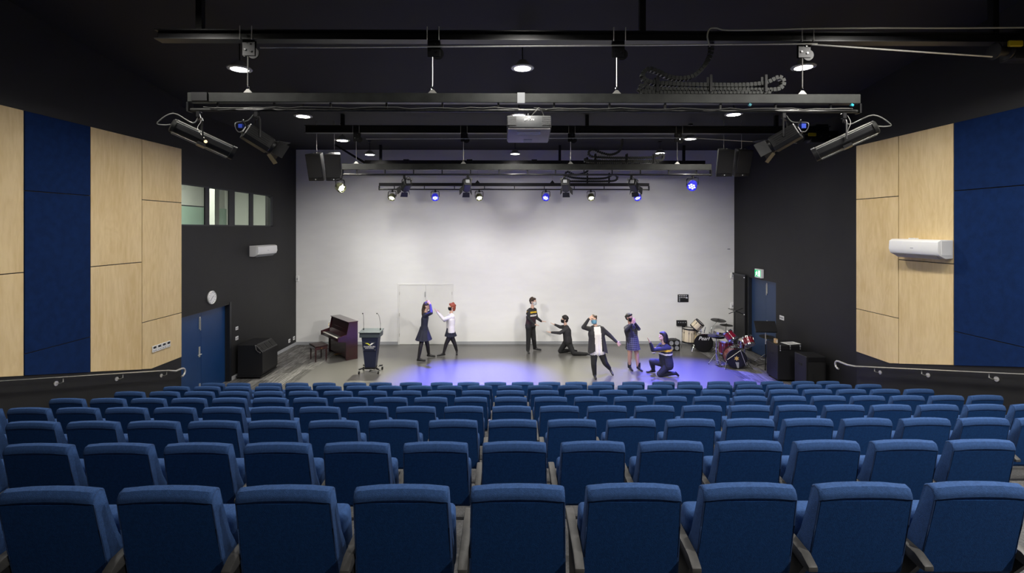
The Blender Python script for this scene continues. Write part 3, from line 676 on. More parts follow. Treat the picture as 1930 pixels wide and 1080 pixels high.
for rn, y, z, pw in (('row over the camera side seats', 5.45, 6.95, (45, 55, 85)), ('added unseen row just over the camera', 2.6, 7.3, (14, 40, 200)), ('added unseen row behind the camera', -.6, 7.7, (0, 22, 330))):  # last two rows are unseen, added to light the seat backs
    for i in range(3):
        if pw[i]: pendant((LX[i], y, z), cz(y), 'round pendant lamp, the %s one in the %s' % (side3[i], rn), 'lamps in the ' + rn, pw[i])

# ------------------------------------------------------------------ stage lights
def yoke(t, body_c, half, top, mname='black_metal'):
    """U bracket from the clamp at the root (0,0,0) down to both sides of the body centre"""
    c = Vector(body_c)
    MB().box((-.025, -.03, -.04), (.025, .03, .035)).bevel(.006, 1).build('clamp', 'black_metal', t)
    b = MB()
    y_ = c + half * -1; z_ = c + half; up = Vector((0, 0, 1)); zt = top
    a1 = Vector((y_.x, y_.y, zt)); a2 = Vector((z_.x, z_.y, zt)); m0 = Vector((0, 0, zt + .02))
    b.tube([y_, a1 + Vector((0, 0, -.02)), a1.lerp(m0, .2) + Vector((0, 0, .01)), m0, a2.lerp(m0, .2) + Vector((0, 0, .01)), a2 + Vector((0, 0, -.02)), z_], .012, 6); b.build('yoke', mname, t, smooth=True)
    MB().cone((0, 0, zt + .0), (0, 0, .0), .012, n=8).build('hook_bolt', 'black_metal', t)
def orient(aim): return Vector(aim).normalized().to_track_quat('X', 'Z')
def profile_spot(root_loc, centre, aim, label, length=.78):
    t = tag(empty('hanging_profile_spotlight', root_loc), label, 'spotlight', 'stage spotlights on the closest bar'); c = Vector(centre) - Vector(root_loc); q = orient(aim); e = q.to_euler()
    h = length / 2; r = .085
    poly = [(0, r * math.cos(a), r * math.sin(a)) for a in [PI / 8 + i * PI / 4 for i in range(8)]]
    bd = MB().prism([(-h + .02, *p[1:]) for p in poly], (length - .06, 0, 0)).bevel(.008, 1).build('barrel', 'black_metal', t, loc=c, rot=e)
    for sy in (-1, 1):
        for a in (35, 58, 80): MB().cone((-h + .04, sy * (r + .003) * math.cos(math.radians(a)), (r + .003) * math.sin(math.radians(a))), (h - .06, sy * (r + .003) * math.cos(math.radians(a)), (r + .003) * math.sin(math.radians(a))), .005, n=6).build('rail', 'steel', bd)
        MB().cone((-h + .04, sy * .05, -r - .01), (h - .06, sy * .05, -r - .01), .005, n=6).build('rail', 'steel', bd)
    MB().lathe([(.0, -h), (.07, -h), (.092, -h + .015), (.092, -h + .05), (0, -h + .05)], 16, Matrix.Rotation(PI / 2, 4, 'Y')).build('rear_cap', 'pipe_dark', bd, smooth=True)
    MB().lathe([(.06, h - .06), (.098, h - .05), (.098, h), (.085, h), (.08, h - .03), (.0, h - .03)], 18, Matrix.Rotation(PI / 2, 4, 'Y')).build('front_bezel', 'black_metal', bd, smooth=True)
    MB().box((-.05, -.10, -.10), (.05, .10, -.06)).build('gate', 'black_metal', bd)
    MB().ell((.03, -.098, -.03), (.02, .006, .02)).build('lamp_slot', 'lens_warm', bd)
    MB().lathe([(0, h - .028), (.078, h - .028)], 18, Matrix.Rotation(PI / 2, 4, 'Y')).build('lens', 'lens_warm', bd)
    half = q @ Vector((0, .11, 0)); yoke(t, c + q @ Vector((-.02, 0, 0)), half, -.09)
    back = c + q @ Vector((-h, 0, 0)); sgn = -1 if aim[0] > 0 else 1
    MB().tube(smooth3([(0, 0, -.01), (sgn * .07, -.02, -.12), (back.x * .6 + sgn * .05, back.y - .02, back.z + .14), (back.x + sgn * .16, back.y - .02, back.z + .02), (back.x + sgn * .1, back.y, back.z - .005), back]), .008, 6).build('power_lead', 'cable_grey', t, smooth=True)
    MB().tube(smooth3([(.03, -.03, 0), (.06, -.05, -.1), (.02, -.06, -.2), c + half * -1.1]), .004, 5).build('safety_wire', 'steel', t, smooth=True)
    return t, c, q
def fresnel(root_loc, centre, aim, label, grp, s=1.0, rear=False):
    t = tag(empty('hanging_fresnel_spotlight', root_loc), label, 'spotlight', grp); c = Vector(centre) - Vector(root_loc); q = orient(aim); e = q.to_euler(); h = .19 * s; r = .115 * s
    bd = MB().prism([(-h, -r * .8, -r), (-h, r * .8, -r), (-h, r, -r * .5), (-h, r, r * .7), (-h, r * .55, r), (-h, -r * .55, r), (-h, -r, r * .7), (-h, -r, -r * .5)], (2 * h, 0, 0)).bevel(.01 * s, 1).build('housing', 'black_plastic', t, loc=c, rot=e)
    for k in range(4): MB().box((-h * .8, -r * 1.03, -r * .35 + k * .26 * r), (h * .7, r * 1.03, -r * .35 + k * .26 * r + .012 * s)).build('cooling_fin', 'black_metal', bd)
    MB().lathe([(.06 * s, h), (r * .95, h), (r * .95, h + .04 * s), (r * .85, h + .04 * s), (r * .8, h + .01 * s)], 18, Matrix.Rotation(PI / 2, 4, 'Y')).build('lens_ring', 'black_metal', bd, smooth=True)
    MB().lathe([(0, h + .012 * s), (r * .82, h + .008 * s)], 18, Matrix.Rotation(PI / 2, 4, 'Y')).build('lens', 'lens_warm', bd, smooth=True)
    for k, (sy, sz) in enumerate(((1, 0), (-1, 0), (0, 1), (0, -1))):
        w2 = r * .85; a0 = Vector((h + .04 * s, sy * r * .95, sz * r * .95)); out = Vector((.15 * s, sy * .07 * s, sz * .07 * s)); si = Vector((0, w2 * abs(sz), w2 * abs(sy)))
        nrm = Vector((0, sy, sz)) * .004
        MB().prism([a0 - si, a0 + si, a0 + si * 1.1 + out, a0 - si * 1.1 + out], nrm).build('barn_door', 'black_metal', bd)
    MB().box((-h - .03 * s, -r * .5, -r * .5), (-h, r * .5, r * .5)).bevel(.01 * s, 1).build('rear_cover', 'grey_plastic' if rear else 'black_metal', bd)
    MB().tube(smooth3([(-h - .02 * s, -r * .6, r * .3), (-h - .09 * s, -r * .3, r * .9), (-h - .09 * s, r * .3, r * .9), (-h - .02 * s, r * .6, r * .3)]), .008 * s, 6).build('handle', 'pipe_dark', bd, smooth=True)
    half = q @ Vector((0, r * 1.12, 0)); yoke(t, c, half, -.07 * s)
    back = c + q @ Vector((-h, 0, 0)); sg = -1 if aim[0] > 0 else 1
    MB().tube(smooth3([(sg * .03, -.02, 0), (sg * .12 * s, -.03, -.1 * s), (back.x + sg * .12 * s, back.y - .03, back.z + .1 * s), (back.x + sg * .09 * s, back.y - .02, back.z - .02), back]), .007 * s, 6).build('power_lead', 'cable_grey', t, smooth=True)
    return t, c, q
ZP1, ZP2, ZP3 = 5.68, 5.405, 5.39
# two profiles and two fresnels on the closest bar
pa = PY(385, 207, YA); t, c, q = profile_spot((pa.x - .07, YA, ZP1 - .0595), PY(384, 263, YA - .0), (.62, .44, -.33), 'long black profile spotlight at the left end of the closest bar')
spot(t, c + q @ Vector((.42, 0, 0)), (.62, .60, -.30), 300, (1, .95, .88), 36, .6, .07)
pb = PY(1590, 207, YA); t, c, q = profile_spot((pb.x, YA, ZP1 - .0595), PY(1592, 266, YA), (-.62, .42, -.34), 'long black profile spotlight at the right end of the closest bar')
spot(t, c + q @ Vector((.42, 0, 0)), (-.62, .62, -.30), 300, (1, .95, .88), 36, .6, .07)
pa = PY(484, 207, YA); t, c, q = fresnel((pa.x, YA, ZP1 - .0595), PY(486, 261, YA), (.40, .34, -.30), 'black fresnel spotlight with barn doors on the left part of the closest bar', 'stage spotlights on the closest bar', .92)
spot(t, c + q @ Vector((.42, 0, 0)), (.42, .72, -.36), 850, (1, .95, .88), 62, .8, .07)
MB().cbox((c - q @ Vector((.24, 0, -.02))), (.05, .05, .05)).build('blue_plug', 'plug_blue', t)
pb = PY(1476, 207, YA); t, c, q = fresnel((pb.x, YA, ZP1 - .0595), PY(1480, 260, YA), (-.40, .34, -.28), 'black fresnel spotlight with blue plug on the right part of the closest bar', 'stage spotlights on the closest bar', .92)
spot(t, c + q @ Vector((.42, 0, 0)), (-.42, .72, -.36), 850, (1, .95, .88), 62, .8, .07)
MB().cbox((c - q @ Vector((.24, 0, -.02))), (.06, .06, .06)).build('blue_plug', 'plug_blue', t)
# four fresnels on the middle bar aimed at the stage
for i, px_ in enumerate((762, 882, 1064, 1190)):
    x = PY(px_, 330, YB2).x; cc = PY(px_ + (4, -2, 2, 4)[i], 349, YB2 + .12)
    aim = ((-.42, -.16, .16, .42)[i], .8, -.42)
    t, c, q = fresnel((x, YB2, ZP2 - .0595), cc, aim, 'small black fresnel seen from behind, %s of the four on the middle bar' % pos[i], 'fresnels on the middle bar', .85, True)
    spot(t, c + q @ Vector((.34, 0, 0)), (aim[0] * 1.3, .8, -.50), 380, (1, .98, .95), 74, 1.0, .07)
# LED cans
def led_can(root_loc, centre, aim, colr, label, grp, energy, target, size):
    t = tag(empty('hanging_led_can', root_loc), label, 'stage light', grp); c = Vector(centre) - Vector(root_loc); q = orient(aim); r = .115
    bd = MB().lathe([(0, -.10), (.07, -.10), (.10, -.07), (r, .02), (r, .085), (r - .012, .085), (r - .014, .055), (0, .055)], 22, Matrix.Rotation(PI / 2, 4, 'Y')).build('can', 'par_blue' if colr == 'blue' else 'par_white', t, smooth=True, loc=c, rot=q.to_euler())
    for k in range(7):
        a = k * PI / 3; rr = 0 if k == 6 else .062
        MB().lathe([(0, .062), (.027, .058), (.027, .052)], 10, Matrix.Rotation(PI / 2, 4, 'Y') @ Matrix.Translation((rr * math.cos(a), rr * math.sin(a), 0))).build('led_lens', 'led_' + colr, bd, smooth=True)
    half = q @ Vector((0, r * 1.15, 0)); yoke(t, c, half, c.z + .17)
    half2 = q @ Vector((-.05, r * 1.15, 0)); MB().tube([c - half2, c - half2 + Vector((0, 0, .16)), c + half2 + Vector((0, 0, .16)), c + half2], .007, 5).build('floor_bracket', 'black_metal', t, smooth=True)
    col = (.10, .10, 1.0) if colr == 'blue' else (1, .98, .80)
    tg = Vector(target) - Vector(root_loc) - c
    spot(t, c + q @ Vector((.09, 0, 0)), tg, energy, col, size * 1.25, 1.0, .05)
cans = [(739, 'white', (655, 712), 'leftmost lamp'), (820, 'blue', (862, 714), 'second lamp'), (903, 'white', (965, 712), 'third lamp'), (1029, 'blue', (915, 718), 'fourth lamp'), (1114, 'white', (1140, 708), 'fifth lamp'), (1201, 'blue', (1305, 708), 'rightmost lamp')]
for i, (px_, cl, tg, nm) in enumerate(cans):
    cc = PY(px_, 371, YC - .06); tgt = PZ(*tg); aim = tgt - cc
    led_can((cc.x, YC, ZP3 - .0595), cc, (aim.x * .6, aim.y, aim.z * .62), cl, 'glowing %s LED can, %s on the bar at the white wall' % (cl, nm), 'LED cans on the back bar', 2000 if cl == 'white' else 9500, tgt, 40 if cl == 'white' else 36)
cc = PY(641, 353, YB2); tgt = PZ(800, 690); aim = tgt - cc
led_can((PY(643, 335, YB2).x, YB2, ZP2 - .0595), cc, (.75, -.45, -.45), 'white', 'white LED can hanging below the left pair of loudspeakers', 'LED cans on the middle bar', 300, PZ(660, 712), 30)
cc = PY(1305, 349, YB2)
led_can((PY(1306, 335, YB2).x, YB2, ZP2 - .0595), cc, (-.45, -.6, -.62), 'blue', 'blue LED can at the right end of the middle bar', 'LED cans on the middle bar', 3600, PZ(1240, 716), 36)

# ------------------------------------------------------------------ projector
pr = tag(empty('hanging_projector', (PY(996, 243, YA - .12).x, YA - .12, PY(996, 243, YA - .12).z)), 'grey video projector hanging upside down under the closest lighting bar', 'projector')
tilt = Matrix.Rotation(math.radians(-15), 4, 'X')
def ptr(b): bmesh.ops.transform(b.bm, matrix=tilt, verts=b.bm.verts[:]); return b
b = MB().prism([(-.285, -.2, -.085), (-.25, -.215, -.085), (.25, -.215, -.085), (.285, -.2, -.085), (.285, .22, -.085), (-.285, .22, -.085)], (0, 0, .17)); b.bevel(.015, 2); ptr(b).build('case', 'projector_grey', pr, smooth=True)
b = MB().box((-.27, -.2, -.104), (.27, .21, -.08)); b.bevel(.012, 2); ptr(b).build('base_cover', 'projector_base', pr, smooth=True)
for sx in (-1, 1):
    g = MB().box((sx * .22 - .055, -.222, -.06), (sx * .22 + .055, -.21, .075)); vt = ptr(g).build('vent_grille', 'black_plastic', pr)
    for k in range(6): ptr(MB().box((sx * .22 - .05, -.226, -.05 + k * .02), (sx * .22 + .05, -.22, -.043 + k * .02))).build('vent_slat', 'projector_grey', vt)
ptr(MB().box((-.015, -.222, .045), (.015, -.216, .07))).build('indicator', 'indicator', pr)
text_mesh('lettering', 'EPSON', .042, 'print_white', pr, tilt @ Vector((0, -.219, .02)), (PI / 2 + math.radians(-15), 0, 0))
ptr(MB().box((-.15, -.14, -.109), (.15, -.05, -.102)).box((-.06, .1, -.109), (.05, .18, -.102))).build('hatch', 'grey_plastic', pr)
MB().cone((0, .06, .06), (0, .11, .215), .03, n=12).build('mount_pole', 'black_metal', pr, smooth=True)
MB().box((-.12, -.0, .085), (.12, .14, .11)).build('mount_plate', 'black_metal', pr)
MB().tube(smooth3([(.02, .0, .15), (.09, -.05, .22), (.14, -.02, .27), (.2, .05, .2), (.22, .05, .1)]), .008, 6).build('cable_loop', 'cable_grey', pr, smooth=True)

# ------------------------------------------------------------------ loudspeakers
def loudspeaker(loc, rz, label, grp):
    t = tag(empty('hanging_loudspeaker', loc, rz), label, 'loudspeaker', grp); T = Matrix.Rotation(math.radians(17), 4, 'X')
    b = MB().prism([(-.2, -.17, -.34), (.2, -.17, -.34), (.11, .17, -.34), (-.11, .17, -.34)], (0, 0, .68)); b.bevel(.015, 2)
    bmesh.ops.transform(b.bm, matrix=T, verts=b.bm.verts[:]); b.build('cabinet', 'black_plastic', t, smooth=True)
    b = MB().box((-.185, -.185, -.26), (.185, -.168, .325)); b.bevel(.008, 1); bmesh.ops.transform(b.bm, matrix=T, verts=b.bm.verts[:]); b.build('grille', 'speaker_grille', t)
    b = MB().box((-.07, -.19, -.325), (.07, -.17, -.275)); bmesh.ops.transform(b.bm, matrix=T, verts=b.bm.verts[:]); b.build('port', 'rubber', t)
    b = MB().ell((0, -.192, -.295), (.016, .006, .016)); bmesh.ops.transform(b.bm, matrix=T, verts=b.bm.verts[:]); b.build('badge', 'white_plastic', t)
    for sx in (-.06, .06):
        b = MB().cone((sx, .0, .335), (sx, 0, .352), .012, n=8); bmesh.ops.transform(b.bm, matrix=T, verts=b.bm.verts[:]); b.build('rigging_bolt', 'steel', t)
    MB().cone((0, -.05, .33), (0, -.05, 1.16), .007, n=6).build('hanging_chain', 'steel', t)
for sx, xs, yy, gl in ((-1, (598.5, 631), 314, 'left'), (1, (1363, 1395.5), 306, 'right')):
    for k, x in enumerate(xs):
        which = (('outer', 'inner') if sx < 0 else ('inner', 'outer'))[k]
        loudspeaker(PY(x, yy, 12.35), -.1 if k == 0 else .1, 'black loudspeaker, the %s one of the %s hanging pair' % (which, gl), 'hanging loudspeakers')

# ------------------------------------------------------------------ fittings on the walls
def aircon(loc, rz, L_, label):
    """origin at the wall, unit faces local -Y"""
    t = tag(empty('wall_air_conditioner', loc, rz), label, 'air conditioner'); h = L_ / 2
    prof = [(0, -.15), (0, .16), (-.20, .16), (-.255, .13), (-.265, -.02), (-.235, -.10), (-.12, -.16)]
    b = MB().prism([(-h, y, z) for y, z in prof], (L_, 0, 0)); b.bevel(.012, 2); b.build('body', 'white_plastic', t, smooth=True)
    MB().prism([(-h + .07, -.242, -.105), (-h + .07, -.235, -.112), (-h + .07, -.14, -.165), (-h + .07, -.15, -.172)], (L_ - .14, 0, 0)).build('louvre', 'grey_plastic', t)
    for sx in (-1, 1): MB().box((sx * (h + .0) - .006, -.20, -.10), (sx * (h + .0) + .006, -.03, .14)).build('end_cap', 'white_plastic', t)
    MB().box((-.03, -.266, .0), (.03, -.262, .012)).build('badge', 'grey_plastic', t)
    return t
aircon((PR, 8.52, 3.74), -PI / 2, 1.04, 'white split air conditioner on the maple panels')
rc = tag(MB().box((-.03, -.05, 0), (.03, .11, .018)).bevel(.005, 1).build('remote_control', 'white_plastic', loc=(PR - .12, 8.62, 3.903)), 'small white remote lying on top of the big air conditioner', 'remote')
MB().box((-.022, .05, .018), (.022, .09, .02)).build('display', 'black_plastic', rc)
aircon((XL, 14.57, 3.43), PI / 2, 1.15, 'white split air conditioner on the black wall below the windows')
ck = tag(empty('wall_clock', (XL, 12.2, 2.36)), 'round white wall clock above the blue double doors', 'clock')
Rx = Matrix.Rotation(PI / 2, 4, 'Y')
MB().lathe([(0, 0), (.165, 0), (.17, .03), (.155, .045), (.148, .03)], 28, Rx).build('case', 'white_plastic', ck, smooth=True)
MB().lathe([(0, .03), (.15, .03)], 28, Rx).build('dial', 'print_white', ck)
for k in range(12): MB().cbox((.032, .125 * math.sin(k * PI / 6), .125 * math.cos(k * PI / 6)), (.002, .008, .025), Matrix.Rotation(-k * PI / 6, 3, 'X')).build('hour_mark', 'black_plastic', ck)
for a, l_, nm in ((1.0, .07, 'hour_hand'), (3.9, .11, 'minute_hand')): MB().cbox((.035, l_ / 2 * math.sin(a), l_ / 2 * math.cos(a)), (.002, .008, l_), Matrix.Rotation(-a, 3, 'X')).build(nm, 'black_plastic', ck)
def plate(loc, w_, h_, nx, label, ny=-1, mats=('white_plastic', 'grey_plastic'), name='wall_socket', cat='socket', rockers=2):
    """ny: +1 for plates on the left wall (faces +X), -1 right wall (faces -X), 0 back wall (faces -Y)"""
    rz = {1: PI / 2, -1: -PI / 2, 0: 0}[ny]; t = tag(empty(name, loc, rz), label, cat)
    MB().box((-w_ / 2, -.012, -h_ / 2), (w_ / 2, 0, h_ / 2)).bevel(.003, 1).build('plate', mats[0], t)
    for k in range(rockers):
        x = (k - (rockers - 1) / 2) * w_ / max(rockers, 1) * .8
        MB().box((x - w_ * .12, -.017, -h_ * .22), (x + w_ * .12, -.012, h_ * .22)).build('rocker', mats[1], t)
plate((XL, 13.35, 1.35), .12, .09, 1, 'upper white light switch beside the blue doors', 1, name='light_switch', cat='switch')
plate((XL, 13.35, 1.08), .13, .10, 1, 'lower white socket plate beside the blue doors', 1)
plate((XL, 15.12, .28), .12, .12, 1, 'white socket low on the wall behind the black trolley', 1)
plate((XL, 16.55, .26), .13, .12, 1, 'white double socket in the corner, the one closer to the trolley', 1)
plate((XL, 16.9, .27), .13, .12, 1, 'white double socket right in the corner by the back wall', 1)
plate((XR, 14.1, 1.47), .22, .12, 1, 'white switch plate beside the navy doors', -1, name='light_switch', cat='switch', rockers=3)
for k in range(4):
    y = 9.92 + k * .135
    t = tag(empty('wall_thermostat', (PL, y, 1.64), PI / 2), 'white wall controller with dark screen, %s of the four on the maple panel' % ('leftmost', 'second', 'third', 'rightmost')[k], 'thermostat', 'air conditioner controllers')
    MB().box((-.06, -.02, -.065), (.06, 0, .065)).bevel(.006, 1).build('case', 'white_plastic', t); MB().box((-.04, -.023, .005), (.04, -.019, .05)).build('screen', 'black_plastic', t)
    for x in (-.025, .025): MB().box((x - .012, -.023, -.045), (x + .012, -.019, -.02)).build('button', 'grey_plastic', t)
cpn = tag(empty('wall_control_panel', (6.23, YB, 1.615)), 'black wall control panel with rows of small buttons', 'control panel')
MB().box((-.19, -.03, -.135), (.19, 0, .135)).bevel(.006, 1).build('plate', 'black_plastic', cpn)
for r_ in range(4):
    for k in range(5 if r_ < 2 else 1): MB().box((-.15 + k * .062, -.034, .08 - r_ * .06), (-.118 + k * .062, -.03, .105 - r_ * .06)).build('button', 'print_white', cpn)
MB().box((.09, -.034, .0), (.16, -.03, .03)).build('button', 'print_white', cpn)
jb = tag(empty('wall_patch_box', (6.17, YB, .74)), 'black patch box low on the back wall behind the cream drum', 'patch box')
MB().box((-.18, -.07, -.1), (.18, 0, .1)).bevel(.008, 1).build('case', 'black_plastic', jb)
for k in range(4): MB().cone((-.12 + k * .08, -.075, .03), (-.12 + k * .08, -.07, .03), .02, n=10).build('jack', 'grey_plastic', jb)
MB().box((.02, -.05, -.3), (.12, -.005, -.1)).build('cable_duct', 'black_plastic', jb)
for k, (z, nm) in enumerate(((2.42, 'small white sensor on the edge of the back wall above the black panel'), (1.35, 'small white box low on the edge of the back wall'))):
    t = tag(empty('wall_sensor', (7.98, YB, z)), nm, 'sensor'); MB().box((-.06, -.05, -.1), (.06, 0, .1)).bevel(.01, 1).build('case', 'white_plastic', t); MB().box((-.02, -.054, -.05), (.02, -.05, .02)).build('window_lens', 'grey_plastic', t)
t = tag(empty('wall_sensor', (-7.37, YB, 2.33)), 'small white sensor in the corner above the piano', 'sensor'); MB().box((-.05, -.05, -.1), (.05, 0, .1)).bevel(.01, 1).build('case', 'white_plastic', t); MB().box((-.02, -.054, -.05), (.02, -.05, .02)).build('window_lens', 'grey_plastic', t)
t = tag(empty('wall_vent_plate', (7.86, YB, 3.36)), 'small grey plate high on the white back wall', 'plate'); MB().box((-.07, -.015, -.03), (.07, 0, .03)).build('plate', 'white_plastic', t); MB().box((-.05, -.018, -.01), (.05, -.014, .01)).build('slot', 'black_plastic', t)
ex = tag(empty('wall_exit_sign', (XR, 15.3, 2.66), -PI / 2), 'green running man exit sign above the navy doors', 'exit sign')
MB().box((-.2, -.09, -.14), (.2, 0, .14)).bevel(.008, 1).build('case', 'white_plastic', ex)
MB().box((-.18, -.096, -.105), (.18, -.09, .11)).build('face', 'green_sign', ex)
MB().box((.04, -.099, -.09), (.15, -.096, .095)).build('doorway', 'white_sign', ex)
b = MB().cbox((-.04, -.098, .065), (.035, .003, .035)).cbox((-.06, -.098, .01), (.04, .003, .08), Matrix.Rotation(.35, 3, 'Y')).cbox((-.02, -.098, -.045), (.022, .003, .09), Matrix.Rotation(-.5, 3, 'Y')).cbox((-.10, -.098, -.05), (.022, .003, .09), Matrix.Rotation(.7, 3, 'Y')).cbox((-.02, -.098, .02), (.08, .003, .02), Matrix.Rotation(.3, 3, 'Y')).cbox((-.1, -.098, .015), (.06, .003, .018), Matrix.Rotation(-.6, 3, 'Y'))
b.build('running_man', 'white_sign', ex)

# ------------------------------------------------------------------ piano and bench
pv = Vector((.645, -.764, 0)); ang = math.atan2(pv.y, pv.x)        # along the keyboard
pf = PZ(652, 680)                                              # front lower corner on the audience side
pno = tag(empty('upright_piano', pf, ang), 'dark mahogany upright piano with open keyboard beside its bench', 'piano')
L_, D_, H_ = 1.48, .38, 1.16
def pb_(lo, hi): return MB().box(lo, hi)
# local: x along keyboard (to 0 at the near end), y towards the back, front at y = 0
for nm, xa in (('side_panel', -.045), ('side_panel', -L_)):
    MB().prism([(xa, 0, 0), (xa, D_, 0), (xa, D_, H_), (xa, .10, H_), (xa, .02, .80), (xa, -.25, .74), (xa, -.25, .60), (xa, 0, .56)], (.045, 0, 0)).bevel(.006, 1).build(nm, 'mahogany', pno)
MB().box((-L_ + .045, .03, .08), (-.045, .05, .60)).build('lower_panel', 'mahogany', pno)
MB().box((-L_ + .045, .08, 0), (-.045, D_, .08)).build('plinth', 'mahogany', pno)
MB().prism([(-L_ + .045, .05, .80), (-L_ + .045, .12, 1.14), (-L_ + .045, .14, 1.14), (-L_ + .045, .07, .80)], (L_ - .09, 0, 0)).build('upper_panel', 'mahogany', pno)
MB().box((-L_ - .01, .07, H_ - .005), (.01, D_ + .01, H_ + .025)).bevel(.006, 1).build('lid', 'mahogany', pno)
MB().box((-L_ + .045, .33, .08), (-.045, D_ - .005, H_)).build('soundboard', 'mahogany', pno)
MB().box((-L_ + .045, -.24, .61), (-.045, .06, .69)).build('key_bed', 'mahogany', pno)
kb = MB().box((-L_ + .10, -.225, .69), (-.10, -.06, .705)).build('keyboard', 'ivory', pno)
nk = 35; kw = (L_ - .2) / nk
b = MB()
for k in range(nk):
    if k % 7 not in (2, 6): b.box((-L_ + .10 + (k + .72) * kw, -.165, .705), (-L_ + .10 + (k + 1.28) * kw, -.06, .716))
o = b.build('black_keys', 'black_plastic', kb); o['kind'] = 'stuff'
MB().prism([(-L_ + .05, -.05, .705), (-L_ + .05, .06, .83), (-L_ + .05, .08, .83), (-L_ + .05, -.02, .705)], (L_ - .1, 0, 0)).build('fallboard', 'mahogany', pno)
MB().box((-1.1, .045, .93), (-.38, .09, .945)).build('music_ledge', 'mahogany', pno)
for xx in (-.80, -.74, -.68): MB().prism([(xx - .02, -.08, .045), (xx + .02, -.08, .045), (xx + .015, .06, .06), (xx - .015, .06, .06)], (0, 0, .012)).build('pedal', 'brass', pno)
for xx, yy in ((-.1, .3), (-L_ + .1, .3), (-.03, .02), (-L_ + .03, .02)): MB().cone((xx - .02, yy, .0), (xx + .02, yy, .0), .012, n=10).build('castor', 'brass', pno)
MB().tube([(-L_ + .02, .0, .84), (-L_ - .03, .02, .92), (-L_ - .02, .05, .96)], .008, 6).build('lamp_hook', 'brass', pno, smooth=True)

bl = [PZ(596.4, 682.5), PZ(586.7, 677), PZ(604, 673.5), PZ(614, 679)]
bc = sum(bl, Vector()) / 4; bc.z = 0
bn = tag(empty('piano_bench', bc, ang), 'dark red wooden piano bench with padded seat on four legs', 'bench')
hx, hy = .25, .19
MB().box((-hx, -hy, .36), (hx, hy, .45)).bevel(.006, 1).build('apron', 'mahogany', bn)
MB().box((-hx - .015, -hy - .015, .45), (hx + .015, hy + .015, .50)).bevel(.02, 2).build('seat_pad', 'leather', bn, smooth=True)
for sx in (-1, 1):
    for sy in (-1, 1): MB().cone((sx * (hx - .03), sy * (hy - .03), 0), (sx * (hx - .03), sy * (hy - .03), .38), .017, .028, 8).build('leg', 'mahogany', bn)
MB().cone((hx, 0, .41), (hx + .035, 0, .41), .02, n=10).build('height_knob', 'brass', bn)

# ------------------------------------------------------------------ lectern
lp = PZ(699, 700.5)
lt = tag(empty('lectern', lp, 0), 'grey and navy lectern on castors with two gooseneck microphones and a bird logo', 'lectern')
MB().prism([(-.29, -.14, .0), (.29, -.14, 0), (.29, -.12, .13), (-.29, -.12, .13)], (0, .36, 0), Matrix.Translation((0, 0, 1.0))).bevel(.008, 1).build('desk_top', 'lectern_grey', lt)
b = MB(); r0 = [(-.145, -.10, .14), (.145, -.10, .14), (.145, .14, .14), (-.145, .14, .14)]; r1 = [(-.235, -.12, 1.0), (.235, -.12, 1.0), (.235, .2, 1.0), (-.235, .2, 1.0)]
A = [b.bm.verts.new(v) for v in r0]; B_ = [b.bm.verts.new(v) for v in r1]
for i in range(4): b.bm.faces.new((A[i], A[(i + 1) % 4], B_[(i + 1) % 4], B_[i]))
b.bm.faces.new(A[::-1]); b.bm.faces.new(B_); b.bevel(.01, 1); b.build('column', 'lectern_navy', lt)
MB().prism([(-.31, -.16, 1.13), (.31, -.16, 1.13), (.31, .26, 1.17), (-.31, .26, 1.17)], (0, 0, .02)).bevel(.005, 1).build('reading_shelf', 'lectern_grey', lt)
sg = MB().box((-.185, -.138, .635), (.185, -.126, .885)).bevel(.003, 1).build('sign_plate', 'lectern_navy', lt)
for sx in (-.16, .16):
    for z in (.655, .862): MB().cone((sx, -.146, z), (sx, -.137, z), .012, n=10).build('stud', 'chrome', sg)
def wing(pts, m, nm='bird_wing'): MB().prism([(x, -.1405, z) for x, z in pts], (0, .003, 0)).build(nm, m, sg)
wing([(-.13, .845), (-.06, .852), (.0, .825), (.012, .775), (-.01, .79), (-.05, .80), (-.02, .812), (-.07, .825)], 'print_yellow')
wing([(.14, .855), (.06, .848), (.015, .81), (.0, .768), (.03, .785), (.06, .80), (.10, .835)], 'print_white')
text_mesh('lettering', 'THORNBURY', .055, 'print_white', sg, (0, -.141, .742), (PI / 2, 0, 0))
text_mesh('lettering', 'HIGH SCHOOL', .036, 'print_white', sg, (0, -.141, .700), (PI / 2, 0, 0))
for k, (x, tx) in enumerate(((-.235, -.235), (.245, .17))):
    g = MB().tube([(x, .1, 1.16), (x, .1, 1.35), (x + (tx - x) * .25, .09, 1.52), (x + (tx - x) * .6, .06, 1.62), (tx, .02, 1.655)], [.009, .006, .005, .005, .005], 6).build('gooseneck', 'black_metal', lt, smooth=True)
    MB().ell((tx, .01, 1.66), (.017, .026, .017)).build('microphone', 'rubber', g, smooth=True)
    MB().cone((x, .1, 1.145), (x, .1, 1.22), .016, n=8).build('shock_mount', 'black_metal', g)
MB().box((-.15, -.11, .10), (.15, .15, .15)).build('base_plate', 'black_metal', lt)
for sx in (-1, 1):
    for sy in (-1, 1):
        e = Vector((sx * .27, sy * .22, .085))
        lg = MB().tube([(sx * .1, sy * .06, .12), (sx * .2, sy * .13, .13), e + Vector((0, 0, .04))], .024, 8).build('foot_arm', 'black_metal', lt, smooth=True)
        MB().cone(e + Vector((-.018, 0, -.045)), e + Vector((.018, 0, -.045)), .04, n=14).build('castor', 'rubber', lg, smooth=True)
MB().tube([(.1 + .16 * math.cos(a), .05 + .12 * math.sin(a), .012) for a in [i * .4 for i in range(14)]], .009, 6).build('cable_coil', 'cable_grey', lt, smooth=True)

